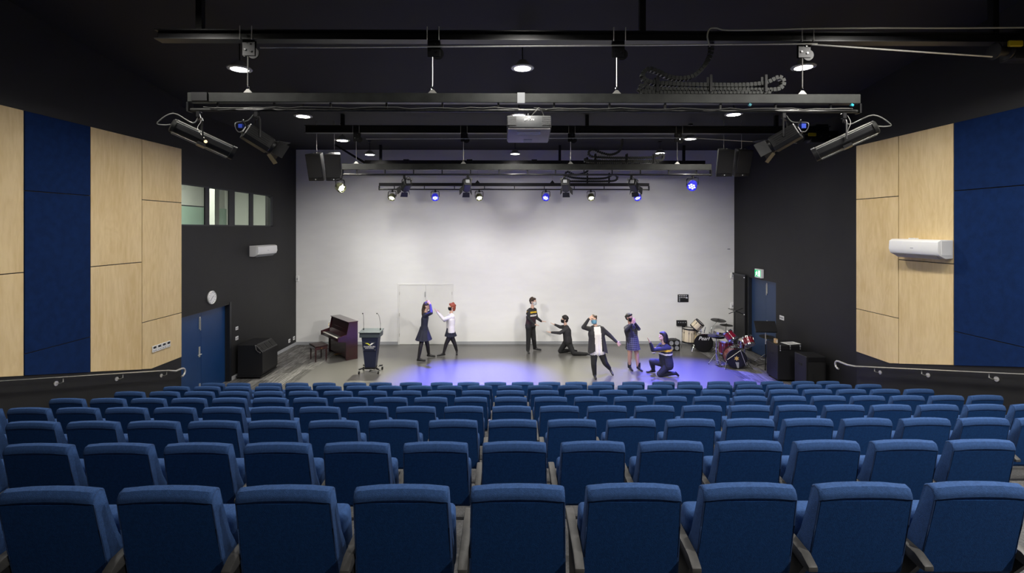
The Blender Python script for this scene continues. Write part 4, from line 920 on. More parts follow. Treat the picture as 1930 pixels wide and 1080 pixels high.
# ------------------------------------------------------------------ black trolley at the left wall
tr = tag(empty('equipment_trolley', (-6.98, 13.62, 0)), 'black equipment trolley with vented sloping front against the left wall', 'trolley')
MB().prism([(-.36, -.4, .07), (-.36, -.4, .92), (.15, -.4, .92), (.33, -.4, .72), (.33, -.4, .16), (.27, -.4, .07)], (0, .85, 0)).bevel(.012, 1).build('body', 'black_plastic', tr)
fr = MB().prism([(.15, -.38, .925), (.33, -.38, .725), (.335, -.38, .73), (.155, -.38, .93)], (0, .8, 0)).build('sloping_front', 'black_metal', tr)
for k in range(3):
    y = -.33 + k * .26
    MB().prism([(.185, y, .897), (.31, y, .757), (.316, y, .763), (.191, y, .903)], (0, .2, 0)).build('vent', 'rubber', fr)
MB().tube([(.14, -.41, .9), (.17, -.44, .8), (.22, -.44, .74), (.26, -.41, .72)], .012, 6).build('handle', 'black_metal', tr, smooth=True)
for x, z in ((.13, .9), (.25, .71)): MB().ell((x, -.405, z), (.015, .01, .015)).build('rivet', 'steel', tr)
MB().box((-.38, -.44, .05), (.3, .47, .08)).build('base_tray', 'black_metal', tr)
for x in (-.28, .2):
    for y in (-.34, .36): MB().cone((x - .02, y, .035), (x + .02, y, .035), .035, n=12).build('castor', 'rubber', tr)

# ------------------------------------------------------------------ drums
def drum_shell(parent, c, axis, r, depth, m, head_front='drum_head_black', head_back='drum_skin', name='shell', lugs=8, lugmat='chrome', hoopmat=None):
    q = Vector(axis).normalized().to_track_quat('Z', 'Y'); T = Matrix.Translation(Vector(c)) @ q.to_matrix().to_4x4(); h = depth / 2
    sh = MB().lathe([(r * .9, -h + .01), (r, -h + .01), (r, h - .01), (r * .9, h - .01)], 28, T).build(name, m, parent, smooth=True)
    for z0 in (-h, h):
        MB().lathe([(r * 1.0, z0 - .022), (r * 1.045, z0 - .022), (r * 1.045, z0 + .022), (r * .98, z0 + .022)], 28, T).build('hoop', hoopmat or lugmat, sh, smooth=True)
    MB().lathe([(0, h + .004), (r, h)], 28, T).build('head', head_front, sh, smooth=True); MB().lathe([(0, -h - .004), (r, -h)], 28, T).build('head', head_back, sh, smooth=True)
    for k in range(lugs):
        a = 2 * PI * (k + .5) / lugs; p = Vector((r * 1.02 * math.cos(a), r * 1.02 * math.sin(a), 0))
        MB().cone(T @ (p + Vector((0, 0, -h))), T @ (p * 1.01 + Vector((0, 0, h))), .005, n=5).build('tension_rod', lugmat, sh)
        MB().cbox(T @ (p * 1.0 + Vector((0, 0, h * .45))), (.02, .02, .045), (q.to_matrix() @ Matrix.Rotation(a, 3, 'Z'))).build('lug', lugmat, sh)
    return sh, T
def tripod(t, base, h, m='chrome', r=.25, lift=.28, legs=3, a0=.4, name='leg'):
    base = Vector(base)
    for k in range(legs):
        a = a0 + k * 2 * PI / legs; f = base + Vector((r * math.cos(a), r * math.sin(a), .014))
        lg = MB().cone(base + Vector((0, 0, lift)), f, .011, .011, 8).build(name, m, t, smooth=True); MB().ell(f, (.018, .018, .014)).build('rubber_foot', 'rubber', lg)
        MB().cone(base + Vector((0, 0, lift * .35)), base.lerp(f, .55) + Vector((0, 0, lift * .42)), .006, n=6).build('strut', m, lg)
    MB().cone(base + Vector((0, 0, .06)), base + Vector((0, 0, h)), .013, n=10).build('pole', m, t, smooth=True)
def cymbal(t, c, r, tiltv, m='cymbal_bronze'):
    q = Vector(tiltv).normalized().to_track_quat('Z', 'Y'); T = Matrix.Translation(Vector(c)) @ q.to_matrix().to_4x4()
    cy = MB().lathe([(0, .03), (.03, .026), (.05, .010), (r * .6, -.002), (r, -.014), (r, -.017), (r * .6, -.006), (.05, .004), (0, .02)], 32, T).build('cymbal', m, t, smooth=True)
    MB().cone(T @ Vector((0, 0, .02)), T @ Vector((0, 0, .06)), .012, n=8).build('wing_nut', 'chrome', cy)
# cream kit
ba = PZ(1328, 664); fa = Vector((-.12, -1, 0)).normalized()
KA = tag(empty('bass_drum', ba), 'bass drum with black front head and white script, cream tom mounted on top', 'drum')
sh, T = drum_shell(KA, (0, .22, .30), fa, .29, .40, 'cream_lacquer', 'drum_head_black', 'drum_skin', hoopmat='black_metal')
text_mesh('lettering', 'Pearl', .17, 'print_white', sh, T @ Vector((.0, .15, .207)), (T.to_3x3() @ Matrix.Rotation(PI, 3, 'Z') @ Matrix.Rotation(PI, 3, 'Z')).to_euler(), shear=.35)
for sx in (-1, 1): MB().cone((sx * .27, .15, .25), (sx * .42, .02, .012), .01, n=8).build('spur', 'chrome', KA)
MB().cone((-.05, .18, .58), (-.05, .18, .88), .014, n=8).build('tom_post', 'chrome', KA); MB().cone((.05, .18, .58), (.1, .18, .80), .014, n=8).build('tom_post', 'chrome', KA)
tomc = PY(1314, 613, ba.y + .1) - ba
drum_shell(KA, tomc, (.62, -.25, .74), .16, .26, 'cream_lacquer', 'drum_skin', 'drum_skin', name='mounted_tom', lugs=6, lugmat='black_metal')
MB().tube([tomc + Vector((.06, .0, -.1)), Vector((-.05, .18, .86))], .014, 6).build('tom_arm', 'chrome', KA)
MB().box((-.1, -.02, .585), (.16, .30, .61)).build('mount_plate', 'chrome', KA)
for k in range(5): MB().cone((.2 + .05 * k, .1, .5 + .03 * k), (.24 + .04 * k, .2, .62 - .02 * k), .012, n=6).build('memory_lock', 'chrome', KA)
ta = PZ(1302, 662) + Vector((0, .15, 0))
FT = tag(empty('floor_tom', ta), 'cream floor tom with black fittings standing by the back wall', 'drum')
drum_shell(FT, (0, 0, .50), (0.04, 0, 1), .215, .44, 'cream_lacquer', 'drum_skin', 'drum_skin', lugs=8, lugmat='black_metal')
for k in range(3):
    a = .5 + k * 2.09; MB().tube([(.235 * math.cos(a), .235 * math.sin(a), .62), (.235 * math.cos(a), .235 * math.sin(a), .14), (.26 * math.cos(a), .26 * math.sin(a), .012)], .009, 6).build('leg', 'chrome', FT, smooth=True)
tp = PZ(1300, 662) + Vector((.12, .1, .72)); 
# cymbal stands by the cream kit
def cym_stand(base, cpos, r, tiltv, label, m='chrome', cm='cymbal_dark', tr_=.26):
    t = tag(empty('cymbal_stand', base), label, 'cymbal stand'); b_ = Vector((0, 0, 0)); c = Vector(cpos) - Vector(base)
    hh = max(.5, c.z * .72); tripod(t, b_, hh, m, tr_)
    MB().cone((0, 0, hh - .02), c, .009, n=8).build('boom_arm', m, t, smooth=True); MB().cone((-.02, 0, hh - .04), (.02, 0, hh), .018, n=8).build('wing_joint', m, t)
    cymbal(t, c, r, tiltv, cm)
s1 = Vector((7.02, 16.55, 0)); cym_stand(s1, PY(1354, 603, 16.5), .25, (.03, -.12, 1), 'dark crash cymbal, the highest one in front of the white wall')
s2 = Vector((7.42, 16.35, 0)); cym_stand(s2, PY(1369, 612, 16.35), .21, (.02, -.05, 1), 'dark cymbal on a black stand touching the edge of the white wall', 'black_metal', 'cymbal_dark')
s3 = Vector((6.93, 15.75, 0))
SN = tag(empty('snare_drum', s3), 'chrome snare drum behind the bass drum with white script', 'drum'); drum_shell(SN, (0, 0, .66), (.05, -.2, 1), .18, .15, 'chrome', 'drum_skin', 'drum_skin', lugs=8); tripod(SN, (0, 0, 0), .58, 'chrome', .24)
# red kit
hb = PZ(1350, 687)
HH = tag(empty('hi_hat_stand', hb), 'hi-hat cymbals on a chrome tripod stand between the two drum kits', 'hi-hat')
tripod(HH, (0, 0, 0), .88, 'chrome', .22, .34, 3, .9); cymbal(HH, (0, 0, .86), .24, (.05, -.1, 1), 'cymbal_dark'); cymbal(HH, (0, 0, .835), .24, (.05, -.1, -1), 'cymbal_dark'); MB().cone((0, 0, .86), (0, 0, 1.02), .006, n=6).build('pull_rod', 'chrome', HH)
MB().prism([(-.06, -.02, .02), (.06, -.02, .02), (.05, -.3, .06), (-.05, -.3, .06)], (0, 0, .015)).build('pedal', 'chrome', HH)
tb = PZ(1366, 684) + Vector((.12, .2, 0))
FB = tag(empty('floor_tom', tb), 'dark red floor tom with chrome legs beside the star bass drum', 'drum')
drum_shell(FB, (0, 0, .46), (-.05, -.1, 1), .20, .38, 'red_lacquer', 'drum_skin', 'drum_skin', lugs=8)
for k in range(3):
    a = .9 + k * 2.09; MB().tube([(.22 * math.cos(a), .22 * math.sin(a), .6), (.22 * math.cos(a), .22 * math.sin(a), .14), (.245 * math.cos(a), .245 * math.sin(a), .012)], .009, 6).build('leg', 'chrome', FB, smooth=True)
bb_ = PZ(1391, 696); fb = Vector((-.16, -1, 0)).normalized()
KB = tag(empty('bass_drum', bb_), 'bass drum with gold star on black head and two red toms', 'drum')
sh, T = drum_shell(KB, (0, .22, .29), fb, .275, .40, 'red_lacquer', 'drum_head_black', 'drum_skin', hoopmat='black_metal')
star = [(.075 * (1 if i % 2 == 0 else .5) * math.sin(i * PI / 6), .075 * (1 if i % 2 == 0 else .5) * math.cos(i * PI / 6) + .02, .206) for i in range(12)]
MB().prism([T @ Vector(p) for p in star], T.to_3x3() @ Vector((0, 0, .004))).build('star_sticker', 'star_gold', sh)
MB().prism([T @ Vector(p) for p in [(-.035, -.09, .206), (.065, -.09, .206), (.06, -.26, .206), (.02, -.26, .206)]], T.to_3x3() @ Vector((0, 0, .004))).build('tape_patch', 'grey_plastic', sh)
for a_, b_2 in (((-.26, -.02, .225), (.1, .26, .225)), ((.1, .26, .225), (.24, -.14, .225))): MB().cone(T @ Vector(a_), T @ Vector(b_2), .007, n=6).build('tension_rod', 'steel', sh)
for sx in (-1, 1): MB().cone((sx * .26, .12, .26), (sx * .40, -.05, .012), .013, n=8).build('spur', 'chrome', KB)
t1 = PY(1376, 633, bb_.y + .2) - bb_; t2 = PY(1411, 643, bb_.y + .25) - bb_
drum_shell(KB, t1, (-.45, .5, .75), .145, .24, 'red_lacquer', 'drum_skin', 'drum_skin', name='mounted_tom', lugs=6)
drum_shell(KB, t2, (-.1, .6, .8), .145, .22, 'red_lacquer', 'drum_skin', 'drum_skin', name='mounted_tom', lugs=6)
for tt in (t1, t2): MB().tube([tt + Vector((0, .02, -.08)), Vector((0, .2, .66)), Vector((0, .22, .56))], .014, 6).build('tom_arm', 'chrome', KB)
MB().box((-.09, .1, .56), (.09, .3, .6)).build('mount_plate', 'chrome', KB)
s4 = Vector((7.18, 14.55, 0)); SB = tag(empty('snare_drum', s4), 'snare drum on a chrome basket stand beside the red toms', 'drum')
drum_shell(SB, (0, 0, .62), (.0, -.25, 1), .18, .15, 'chrome', 'drum_skin', 'drum_skin', lugs=8); tripod(SB, (0, 0, 0), .54, 'chrome', .26)
s5 = PZ(1449, 685) + Vector((-.1, 0, 0)); cym_stand(s5, PY(1446, 634, s5.y), .22, (0, -.12, 1), 'bronze cymbal on a tripod stand behind the music stand', 'chrome', 'cymbal_bronze', .3)

# ------------------------------------------------------------------ music stands, amplifiers, cases
def music_stand(base, h, tiltx, w_, label, rz):
    t = tag(empty('music_stand', base, rz), label, 'music stand')
    for k in range(3):
        a = PI / 2 + .6 + k * 2.09; lg = MB().tube([(0, 0, .13), (.12 * math.cos(a), .12 * math.sin(a), .07), (.27 * math.cos(a), .27 * math.sin(a), .012)], .012, 6).build('leg', 'black_metal', t, smooth=True)
    MB().cone((0, 0, .06), (0, 0, h * .62), .014, n=10).build('lower_tube', 'black_metal', t, smooth=True); MB().cone((0, 0, h * .6), (0, 0, h), .010, n=10).build('upper_tube', 'steel', t, smooth=True)
    R_ = Matrix.Translation((0, 0, h + .08)) @ Matrix.Rotation(tiltx, 4, 'X')
    b = MB().box((-w_ / 2, -.004, -.16), (w_ / 2, .004, .17)); bmesh.ops.transform(b.bm, matrix=R_, verts=b.bm.verts[:]); d_ = b.build('desk', 'black_metal', t)
    b = MB().box((-w_ / 2, .0, -.165), (w_ / 2, .06, -.155)); bmesh.ops.transform(b.bm, matrix=R_, verts=b.bm.verts[:]); b.build('ledge', 'black_metal', d_)
    MB().cone((-.02, 0, h + .02), (.02, 0, h + .02), .02, n=8).build('tilt_joint', 'steel', t)
    return t
music_stand(PZ(1443, 694), 1.14, math.radians(-32), .60, 'black music stand with solid desk in front of the navy doors', -.1)
st2 = Vector((7.66, 16.2, 0))
ms2 = tag(empty('microphone_stand', st2), 'thin black stand with crossed arms in front of the black panel', 'stand')
tripod(ms2, (0, 0, 0), 1.32, 'black_metal', .28, .25)
MB().cone((-.2, 0, 1.22), (.28, .02, 1.40), .012, n=6).build('cross_arm', 'black_metal', ms2); MB().cone((-.22, 0, 1.40), (.3, .02, 1.2), .012, n=6).build('cross_arm', 'black_metal', ms2); MB().ell((0, -.02, 1.31), (.02, .02, .02)).build('joint', 'chrome', ms2)
def cabinet(name, loc, w_, d_, h_, label, cat, grille=True, rz=0):
    t = tag(empty(name, loc, rz), label, cat)
    MB().box((-w_ / 2, -d_ / 2, .05), (w_ / 2, d_ / 2, h_)).bevel(.012, 1).build('cabinet', 'black_plastic', t)
    if grille: MB().box((-w_ / 2 + .04, -d_ / 2 - .008, .12), (w_ / 2 - .04, -d_ / 2, h_ - .14)).build('grille', 'speaker_grille', t)
    MB().box((-w_ / 2 + .04, -d_ / 2 - .01, h_ - .12), (w_ / 2 - .04, -d_ / 2, h_ - .03)).build('top_strip', 'black_metal', t)
    for sx in (-1, 1):
        MB().box((sx * w_ / 2 - .012, -.07, h_ * .7), (sx * w_ / 2 + .012, .07, h_ * .7 + .05)).build('handle', 'rubber', t)
        for sy in (-1, 1): MB().cone((sx * (w_ / 2 - .06), sy * (d_ / 2 - .06), 0), (sx * (w_ / 2 - .06), sy * (d_ / 2 - .06), .05), .028, n=10).build('castor', 'rubber', t)
    return t
am = cabinet('amplifier_rack', (7.55, 13.1, 0), .66, .6, .98, 'wide black amplifier rack with papers on top beside the navy doors', 'amplifier', False, -.05)
for sx in (-.26, 0, .26): MB().box((sx - .012, -.31, .87), (sx + .012, -.30, .98)).build('front_divider', 'grey_plastic', am)
MB().ell((-.26, -.312, .84), (.016, .01, .016)).build('knob', 'steel', am)
sp_ = tag(empty('paper_sheet', (7.68, 13.02, .982), .2), 'white printed sheet lying on the black amplifier rack', 'paper')
MB().box((-.2, -.14, 0), (.2, .14, .004)).build('sheet', 'paper', sp_)
for k in range(4): MB().box((-.16, -.1 + k * .055, .004), (.1 + .02 * (k % 2), -.08 + k * .055, .0045)).build('printed_line', 'cable_black', sp_)
th = tag(empty('sheet_music_holder', (7.29, 13.05, .982), .1), 'small tan wooden block standing on the black amplifier rack', 'block')
MB().box((-.03, -.05, 0), (.03, .05, .12)).bevel(.006, 1).build('block', 'tan_wood', th); MB().box((-.012, -.054, .02), (.012, -.05, .10)).build('label_strip', 'paper', th)
cabinet('bass_cabinet', (7.69, 12.2, 0), .5, .5, .9, 'black speaker cabinet standing closest to the handrail', 'speaker cabinet', True, .0)
cb = tag(empty('combo_amplifier', PZ(1270, 662) + Vector((0, .18, 0)), .1), 'small black amplifier with four round speakers near the kneeling dancer', 'amplifier')
MB().box((-.21, -.16, 0), (.21, .16, .36)).bevel(.012, 1).build('cabinet', 'black_plastic', cb)
for sx in (-.095, .095):
    for z in (.1, .27): MB().lathe([(0, -.0), (.03, .006), (.062, .0), (.072, .01), (.072, 0)], 18, Matrix.Translation((sx, -.16, z)) @ Matrix.Rotation(PI / 2, 4, 'X')).build('speaker_cone', 'grey_plastic', cb, smooth=True)
MB().tube([(-.07, 0, .36), (-.06, 0, .39), (.06, 0, .39), (.07, 0, .36)], .009, 6).build('handle', 'rubber', cb, smooth=True)

# ------------------------------------------------------------------ people
UP = Vector((0, 0, 1))
class Prims:
    def __init__(s): s.c = []; s.e = []; s.b = MB()
    def cap(s, p0, p1, r0, r1, m):
        p0, p1 = Vector(p0), Vector(p1)
        if (p1 - p0).length < 1e-4: p1 = p0 + Vector((0, 0, 1e-3))
        s.c.append((p0, p1, r0, r1, m)); u, v, a = frame_to(p1 - p0); n = 12; rings = []
        prof = [(-r0, 0)] + [(-r0 * math.cos(t), r0 * math.sin(t)) for t in (PI / 6, PI / 3)] + [(0, r0)]
        L_ = (p1 - p0).length; prof += [(L_, r1)] + [(L_ + r1 * math.sin(t), r1 * math.cos(t)) for t in (PI / 6, PI / 3)] + [(L_ + r1, 0)]
        for z, r in prof:
            c = p0 + a * z
            if r == 0: rings.append([s.b.bm.verts.new(c)])
            else: rings.append([s.b.bm.verts.new(c + (u * math.cos(2 * PI * i / n) + v * math.sin(2 * PI * i / n)) * r) for i in range(n)])
        for A, B_ in zip(rings, rings[1:]):
            for i in range(n):
                j = (i + 1) % n
                if len(A) == 1: s.b.bm.faces.new((A[0], B_[i], B_[j]))
                elif len(B_) == 1: s.b.bm.faces.new((A[j], A[i], B_[0]))
                else: s.b.bm.faces.new((A[j], A[i], B_[i], B_[j]))
    def ell(s, c, r, R_, m):
        s.e.append((Vector(c), Vector(r), R_, m)); s.b.ell(c, r, R_, 14)
    def mesh(s, name, mats, parent, origin, voxel=.011, smooth=4, region=None, jitter=0):
        bmesh.ops.recalc_face_normals(s.b.bm, faces=s.b.bm.faces[:])
        me = bpy.data.meshes.new('tmp'); s.b.bm.to_mesh(me); s.b.bm.free(); t = bpy.data.objects.new('tmp', me); C.objects.link(t)
        rm = t.modifiers.new('r', 'REMESH'); rm.mode = 'VOXEL'; rm.voxel_size = voxel
        sm_ = t.modifiers.new('s', 'SMOOTH'); sm_.factor = .5; sm_.iterations = smooth
        bpy.context.view_layer.update(); dg = bpy.context.evaluated_depsgraph_get()
        out = bpy.data.meshes.new_from_object(t.evaluated_get(dg)); bpy.data.objects.remove(t); bpy.data.meshes.remove(me)
        out.name = name; out.materials.clear()
        names = list(mats)
        for m in names: out.materials.append(M[m])
        nf = len(out.polygons); cen = np.zeros(nf * 3); out.polygons.foreach_get('center', cen); cen = cen.reshape(-1, 3)
        best = np.full(nf, 1e9); idx = np.zeros(nf, int)
        for p0, p1, r0, r1, m in s.c:
            a = np.array(p0); d = np.array(p1 - p0); L2 = d @ d; tt = np.clip(((cen - a) @ d) / L2, 0, 1)
            dist = np.linalg.norm(cen - (a + tt[:, None] * d), axis=1) - (r0 + (r1 - r0) * tt); k = dist < best; best[k] = dist[k]; idx[k] = names.index(m)
        for c, r, R_, m in s.e:
            q = (cen - np.array(c)) @ np.array(R_ if R_ else Matrix.Identity(3)); rr = np.array(r); k0 = np.linalg.norm(q / rr, axis=1); dist = (k0 - 1) * rr.min()
            k = dist < best; best[k] = dist[k]; idx[k] = names.index(m)
        if region is not None:
            for i in range(nf):
                nm = region(Vector(cen[i]), names[idx[i]])
                if nm is not None: idx[i] = names.index(nm)
        out.polygons.foreach_set('material_index', idx.astype(np.int32)); out.polygons.foreach_set('use_smooth', np.ones(nf, bool))
        if jitter:
            rr = random.Random(5)
            for v in out.vertices: v.co += v.normal * rr.uniform(-jitter, jitter)
        out.transform(Matrix.Translation(-Vector(origin))); out.update()
        o = bpy.data.objects.new(name, out); C.objects.link(o); o.parent = parent; return o

def hand(P, wrist, d, n, m, s=1.0, spread=.12, curl=.35, side=1):
    """palm from the wrist along d, palm normal n; five separate fingers"""
    d = Vector(d).normalized(); n = Vector(n); n = (n - d * n.dot(d)).normalized(); w_ = d.cross(n) * side
    k = wrist + d * .085 * s
    for o in (-.026, -.009, .009, .026): P.cap(wrist + d * .015 + w_ * o * .7 * s, k + w_ * o * s, .014 * s, .012 * s, m)
    for i, (o, l_) in enumerate(((-.031, .058), (-.011, .074), (.010, .070), (.030, .052))):
        fd = (d + w_ * (o / .03) * spread).normalized(); a = k + w_ * o * s
        b1 = a + (fd - n * -.15 * curl).normalized() * l_ * .55 * s; b2 = b1 + (fd + n * curl).normalized() * l_ * .55 * s
        P.cap(a, b1, .0095 * s, .009 * s, m); P.cap(b1, b2, .009 * s, .0078 * s, m)
    t0 = wrist + d * .03 * s - w_ * .03 * s; t1 = t0 + (d * .6 - w_ * .8).normalized() * .038 * s; t2 = t1 + (d * .85 - w_ * .35 + n * .2).normalized() * .032 * s
    P.cap(t0, t1, .0125 * s, .0105 * s, m); P.cap(t1, t2, .0105 * s, .009 * s, m)

def head_frame(face, tilt=0.0, roll=0.0):
    f = Vector(face).normalized(); r = f.cross(UP).normalized(); u = r.cross(f).normalized()
    return Matrix((r, f, u)).transposed()                  # columns: right, forward, up
def add_head(P, c, R_, m, s=1.0):
    c = Vector(c); V = lambda x, y, z: c + R_ @ Vector((x, y, z)) * s
    P.ell(V(0, -.008, .018), Vector((.074, .094, .098)) * s, R_, m); P.ell(V(0, .022, -.045), Vector((.056, .066, .072)) * s, R_, m)
    P.cap(V(0, .088, .008), V(0, .106, -.022), .011 * s, .016 * s, m); P.cap(V(-.02, .086, -.064), V(.02, .086, -.064), .010 * s, .010 * s, m); P.ell(V(0, .078, -.095), Vector((.022, .02, .018)) * s, R_, m)
    for sx in (-1, 1):
        P.ell(V(sx * .077, -.01, -.008), Vector((.010, .022, .034)) * s, R_, m); P.cap(V(sx * .048, .083, .032), V(sx * .018, .090, .030), .010 * s, .010 * s, m)
    return V
def eyes(parent, V, R_, origin, s=1.0):
    for sx in (-1, 1):
        e = MB().ell(V(sx * .032, .081, .010) - Vector(origin), Vector((.014, .011, .009)) * s, R_, 8).build('eye', 'eye_white', parent, smooth=True)
        MB().ell(V(sx * .032, .0895, .010) - Vector(origin), Vector((.006, .004, .006)) * s, R_, 6).build('iris', 'hair_dark', e, smooth=True)
def face_mask(parent, V, origin, m, s=1.0):
    b = MB(); n, k = 12, 8; g = []
    for j in range(k + 1):
        z = -.105 + .105 * j / k; row = []
        for i in range(n + 1):
            a = (-78 + 156 * i / n) * PI / 180; bul = .012 * math.cos(a) * math.sin(PI * j / k)
            rx, ry = .070 + bul, .098 + bul * 1.4 + (.010 * math.cos(a) if j > 5 else 0)
            if j < 2: rx *= .86; ry *= .93
            row.append(b.bm.verts.new(V(rx * math.sin(a), ry * math.cos(a) + .004, z) - Vector(origin)))
        g.append(row)
    for j in range(k):
        for i in range(n): b.bm.faces.new((g[j][i], g[j][i + 1], g[j + 1][i + 1], g[j + 1][i]))
    ge = bmesh.ops.solidify(b.bm, geom=b.bm.faces[:], thickness=.004)
    o = b.build('face_mask', m, parent, smooth=True)
    for sx in (-1, 1): MB().tube([V(sx * .07, .03, -.02) - Vector(origin), V(sx * .082, -.005, .012) - Vector(origin), V(sx * .084, -.028, .0) - Vector(origin), V(sx * .08, -.015, -.05) - Vector(origin), V(sx * .066, .025, -.08) - Vector(origin)], .003, 5).build('ear_loop', m, o, smooth=True)

def person(label, J, tf, face, mats, o):
    """J: world joints; tf torso facing; mats: top, sleeve, bottom, leg, shoe, skin, hair; o: options"""
    tf = Vector(tf).normalized(); rt = tf.cross(UP).normalized(); s = o.get('s', 1.0); bw = o.get('bulk', 1.0)
    root_p = Vector((J['pel'].x, J['pel'].y, 0)); root = tag(empty('person', root_p), label, 'person', 'dancers on the stage')
    P = Prims(); pel, nk = J['pel'], J['neck']; top, slv, bot, leg, shoe, skin, hair = mats
    ax = nk - pel; ch = pel + ax * .68; wa = pel + ax * .34
    hw, ww, cw, sw = .085 * bw * s, .075 * bw * s, .09 * bw * s, o.get('shw', .155) * s
    for a, b_, wa_, wb, ra, rb, m in ((pel, wa, hw, ww, .105, .098, top), (wa, ch, ww, cw, .098, .108, top), (ch, nk - ax.normalized() * .06, cw, sw * .55, .108, .075, top)):
        for k in (-1, 0, 1): P.cap(a + rt * k * wa_, b_ + rt * k * wb, ra * bw * s, rb * bw * s, m)
    for k in (-1, 0, 1): P.cap(pel + rt * k * hw - UP * .05 * s, pel + rt * k * hw, .105 * bw * s, .10 * bw * s, bot)
    P.cap(nk - ax.normalized() * .03, J['head'] - UP * .04 * s, .056 * s, .052 * s, skin)
    R_ = head_frame(face); V = add_head(P, J['head'], R_, skin, s)
    shp = {}
    for sd, k in (('L', -1), ('R', 1)):
        sh = nk - ax.normalized() * .075 * s + rt * k * sw; shp[sd] = sh
        P.cap(nk - ax.normalized() * .05 * s + rt * k * .04, sh, .06 * s, .066 * bw * s, top)
        el, wr = J['el' + sd], J['wr' + sd]
        P.cap(sh, el, .060 * bw * s, .048 * bw * s, slv); P.cap(el, wr, .048 * bw * s, .036 * s, o.get('cuff', slv))
        d = J.get('hd' + sd, wr - el); P.cap(wr - (wr - el).normalized() * .02, wr + Vector(d).normalized() * .02, .027 * s, .024 * s, skin)
        hand(P, wr, d, J.get('hn' + sd, -UP), skin, 1.0 * s, o.get('spread', .14), o.get('curl', .35), 1 if k > 0 else -1)
        hp = pel - UP * .04 * s + rt * k * .088 * s
        kn, an, to = J['kn' + sd], J['an' + sd], J['to' + sd]
        lw = o.get('legw', 1.0)
        P.cap(hp, kn, .092 * bw * s, .062 * lw * s, o.get('thigh', leg)); P.cap(kn, kn.lerp(an, .35), .062 * lw * s, .058 * lw * s, leg); P.cap(kn.lerp(an, .35), an, .058 * lw * s, o.get('anklew', .040) * s, leg)
        fd = (to - an); fh = Vector((fd.x, fd.y, fd.z))
        fdir = J.get('fd' + sd, None); sole = J.get('so' + sd, -UP)
        heel = an + Vector(sole) * .045 * s - fh.normalized() * .03 * s
        P.cap(an, heel, .040 * s, .036 * s, shoe); P.cap(heel, to, .036 * s, .030 * s, shoe); P.cap(an, heel.lerp(to, .5) + Vector(sole) * -.01, .038 * s, .034 * s, shoe)
    used = []
    for c in P.c + P.e:
        if c[-1] not in used: used.append(c[-1])
    for m in o.get('extra', ()):
        if m not in used: used.append(m)
    body = P.mesh('body', used, root, root_p, o.get('voxel', .0105), 3, o.get('region'))
    eyes(body, V, R_, root_p, s)
    if o.get('mask'): face_mask(root, V, root_p, o['mask'], s)
    return root, root_p, V, R_, rt
def hair_cap(root, rp, V, R_, m, s=1.0, curls=0, long=None, bun=None):
    H = Prims()
    H.ell(V(0, -.022, .045), Vector((.086, .096, .086)) * s, R_, m); H.ell(V(0, -.052, -.005), Vector((.080, .066, .085)) * s, R_, m); H.ell(V(0, .045, .092), Vector((.062, .045, .032)) * s, R_, m)
    rr = random.Random(curls + 1)
    for i in range(curls):
        a = rr.uniform(0, 2 * PI); e_ = rr.uniform(-.2, 1.5); d = Vector((math.cos(a) * math.cos(e_), math.sin(a) * math.cos(e_) - .25, math.sin(e_)))
        if d.y > .55 and d.z < .55: continue
        d.normalize(); H.ell(V(d.x * .09, d.y * .10 - .015, d.z * .10 + .03), Vector((.026, .026, .026)) * s, R_, m)
    if bun: H.ell(V(*bun), Vector((.045, .045, .045)) * s, R_, m)
    for seg in long or ():
        for (a, ra), (b_, rb) in zip(seg, seg[1:]): H.cap(V(*a), V(*b_), ra, rb, m)
    return H.mesh('hair', [m], root, rp, .011, 2, None, .004)
def skirt(root, rp, top_c, hem_c, r_top, r_hem, rt, tf, m, pleats=14, name='skirt', flat=.75):
    b = MB(); n = 56; rings = []
    for j in range(6):
        t_ = j / 5; c = Vector(top_c).lerp(Vector(hem_c), t_) - rp; r = r_top + (r_hem - r_top) * t_
        rings.append([b.bm.verts.new(c + (rt * math.cos(2 * PI * i / n) + tf * math.sin(2 * PI * i / n) * (flat + (1 - flat) * t_ * .6)) * (r + .012 * t_ * math.cos(pleats * 2 * PI * i / n))) for i in range(n)])
    for A, B_ in zip(rings, rings[1:]):
        for i in range(n): b.bm.faces.new((A[i], A[(i + 1) % n], B_[(i + 1) % n], B_[i]))
    bmesh.ops.recalc_face_normals(b.bm, faces=b.bm.faces[:]); bmesh.ops.solidify(b.bm, geom=b.bm.faces[:], thickness=-.006)
    return b.build(name, m, root, smooth=True)
V3 = Vector
def foot(px, py, dz=.085): p = PZ(px, py); return p + UP * dz

# 1: dark haired dancer in navy with hands at the head
Y = 14.9; q = lambda x, y, dy=0: PY(x, y, Y + dy)
fn, ff = PZ(789, 681.5), PZ(808, 673)
J = dict(pel=q(799, 622, .15), neck=q(802, 589, .15), head=q(805, 576.5, .12), elL=q(813, 587, .45), wrL=q(809, 573, .3), hdL=V3((-.5, -.3, .7)), elR=q(813, 590, -.15), wrR=q(811, 575, .0), hdR=V3((-.55, .3, .75)), hnL=V3((0, -1, 0)), hnR=V3((0, 1, 0)),
         knR=q(793, 652, -.05), anR=fn + UP * .09, toR=fn + V3((.19, .02, .032)), knL=q(806, 652, .3), anL=ff + UP * .09, toL=ff + V3((.19, .0, .032)))
tf = V3((.93, .1, 0)); r, rp, V, R_, rt = person('dancer in navy top and pleated skirt raising both hands to the head', J, tf, (.95, -.2, .02), ('navy_cloth', 'navy_cloth', 'navy_cloth', 'tights', 'shoe_black', 'skin_b', 'hair_brown'), dict(s=1.02, cuff='purple_cloth', bulk=1.02))
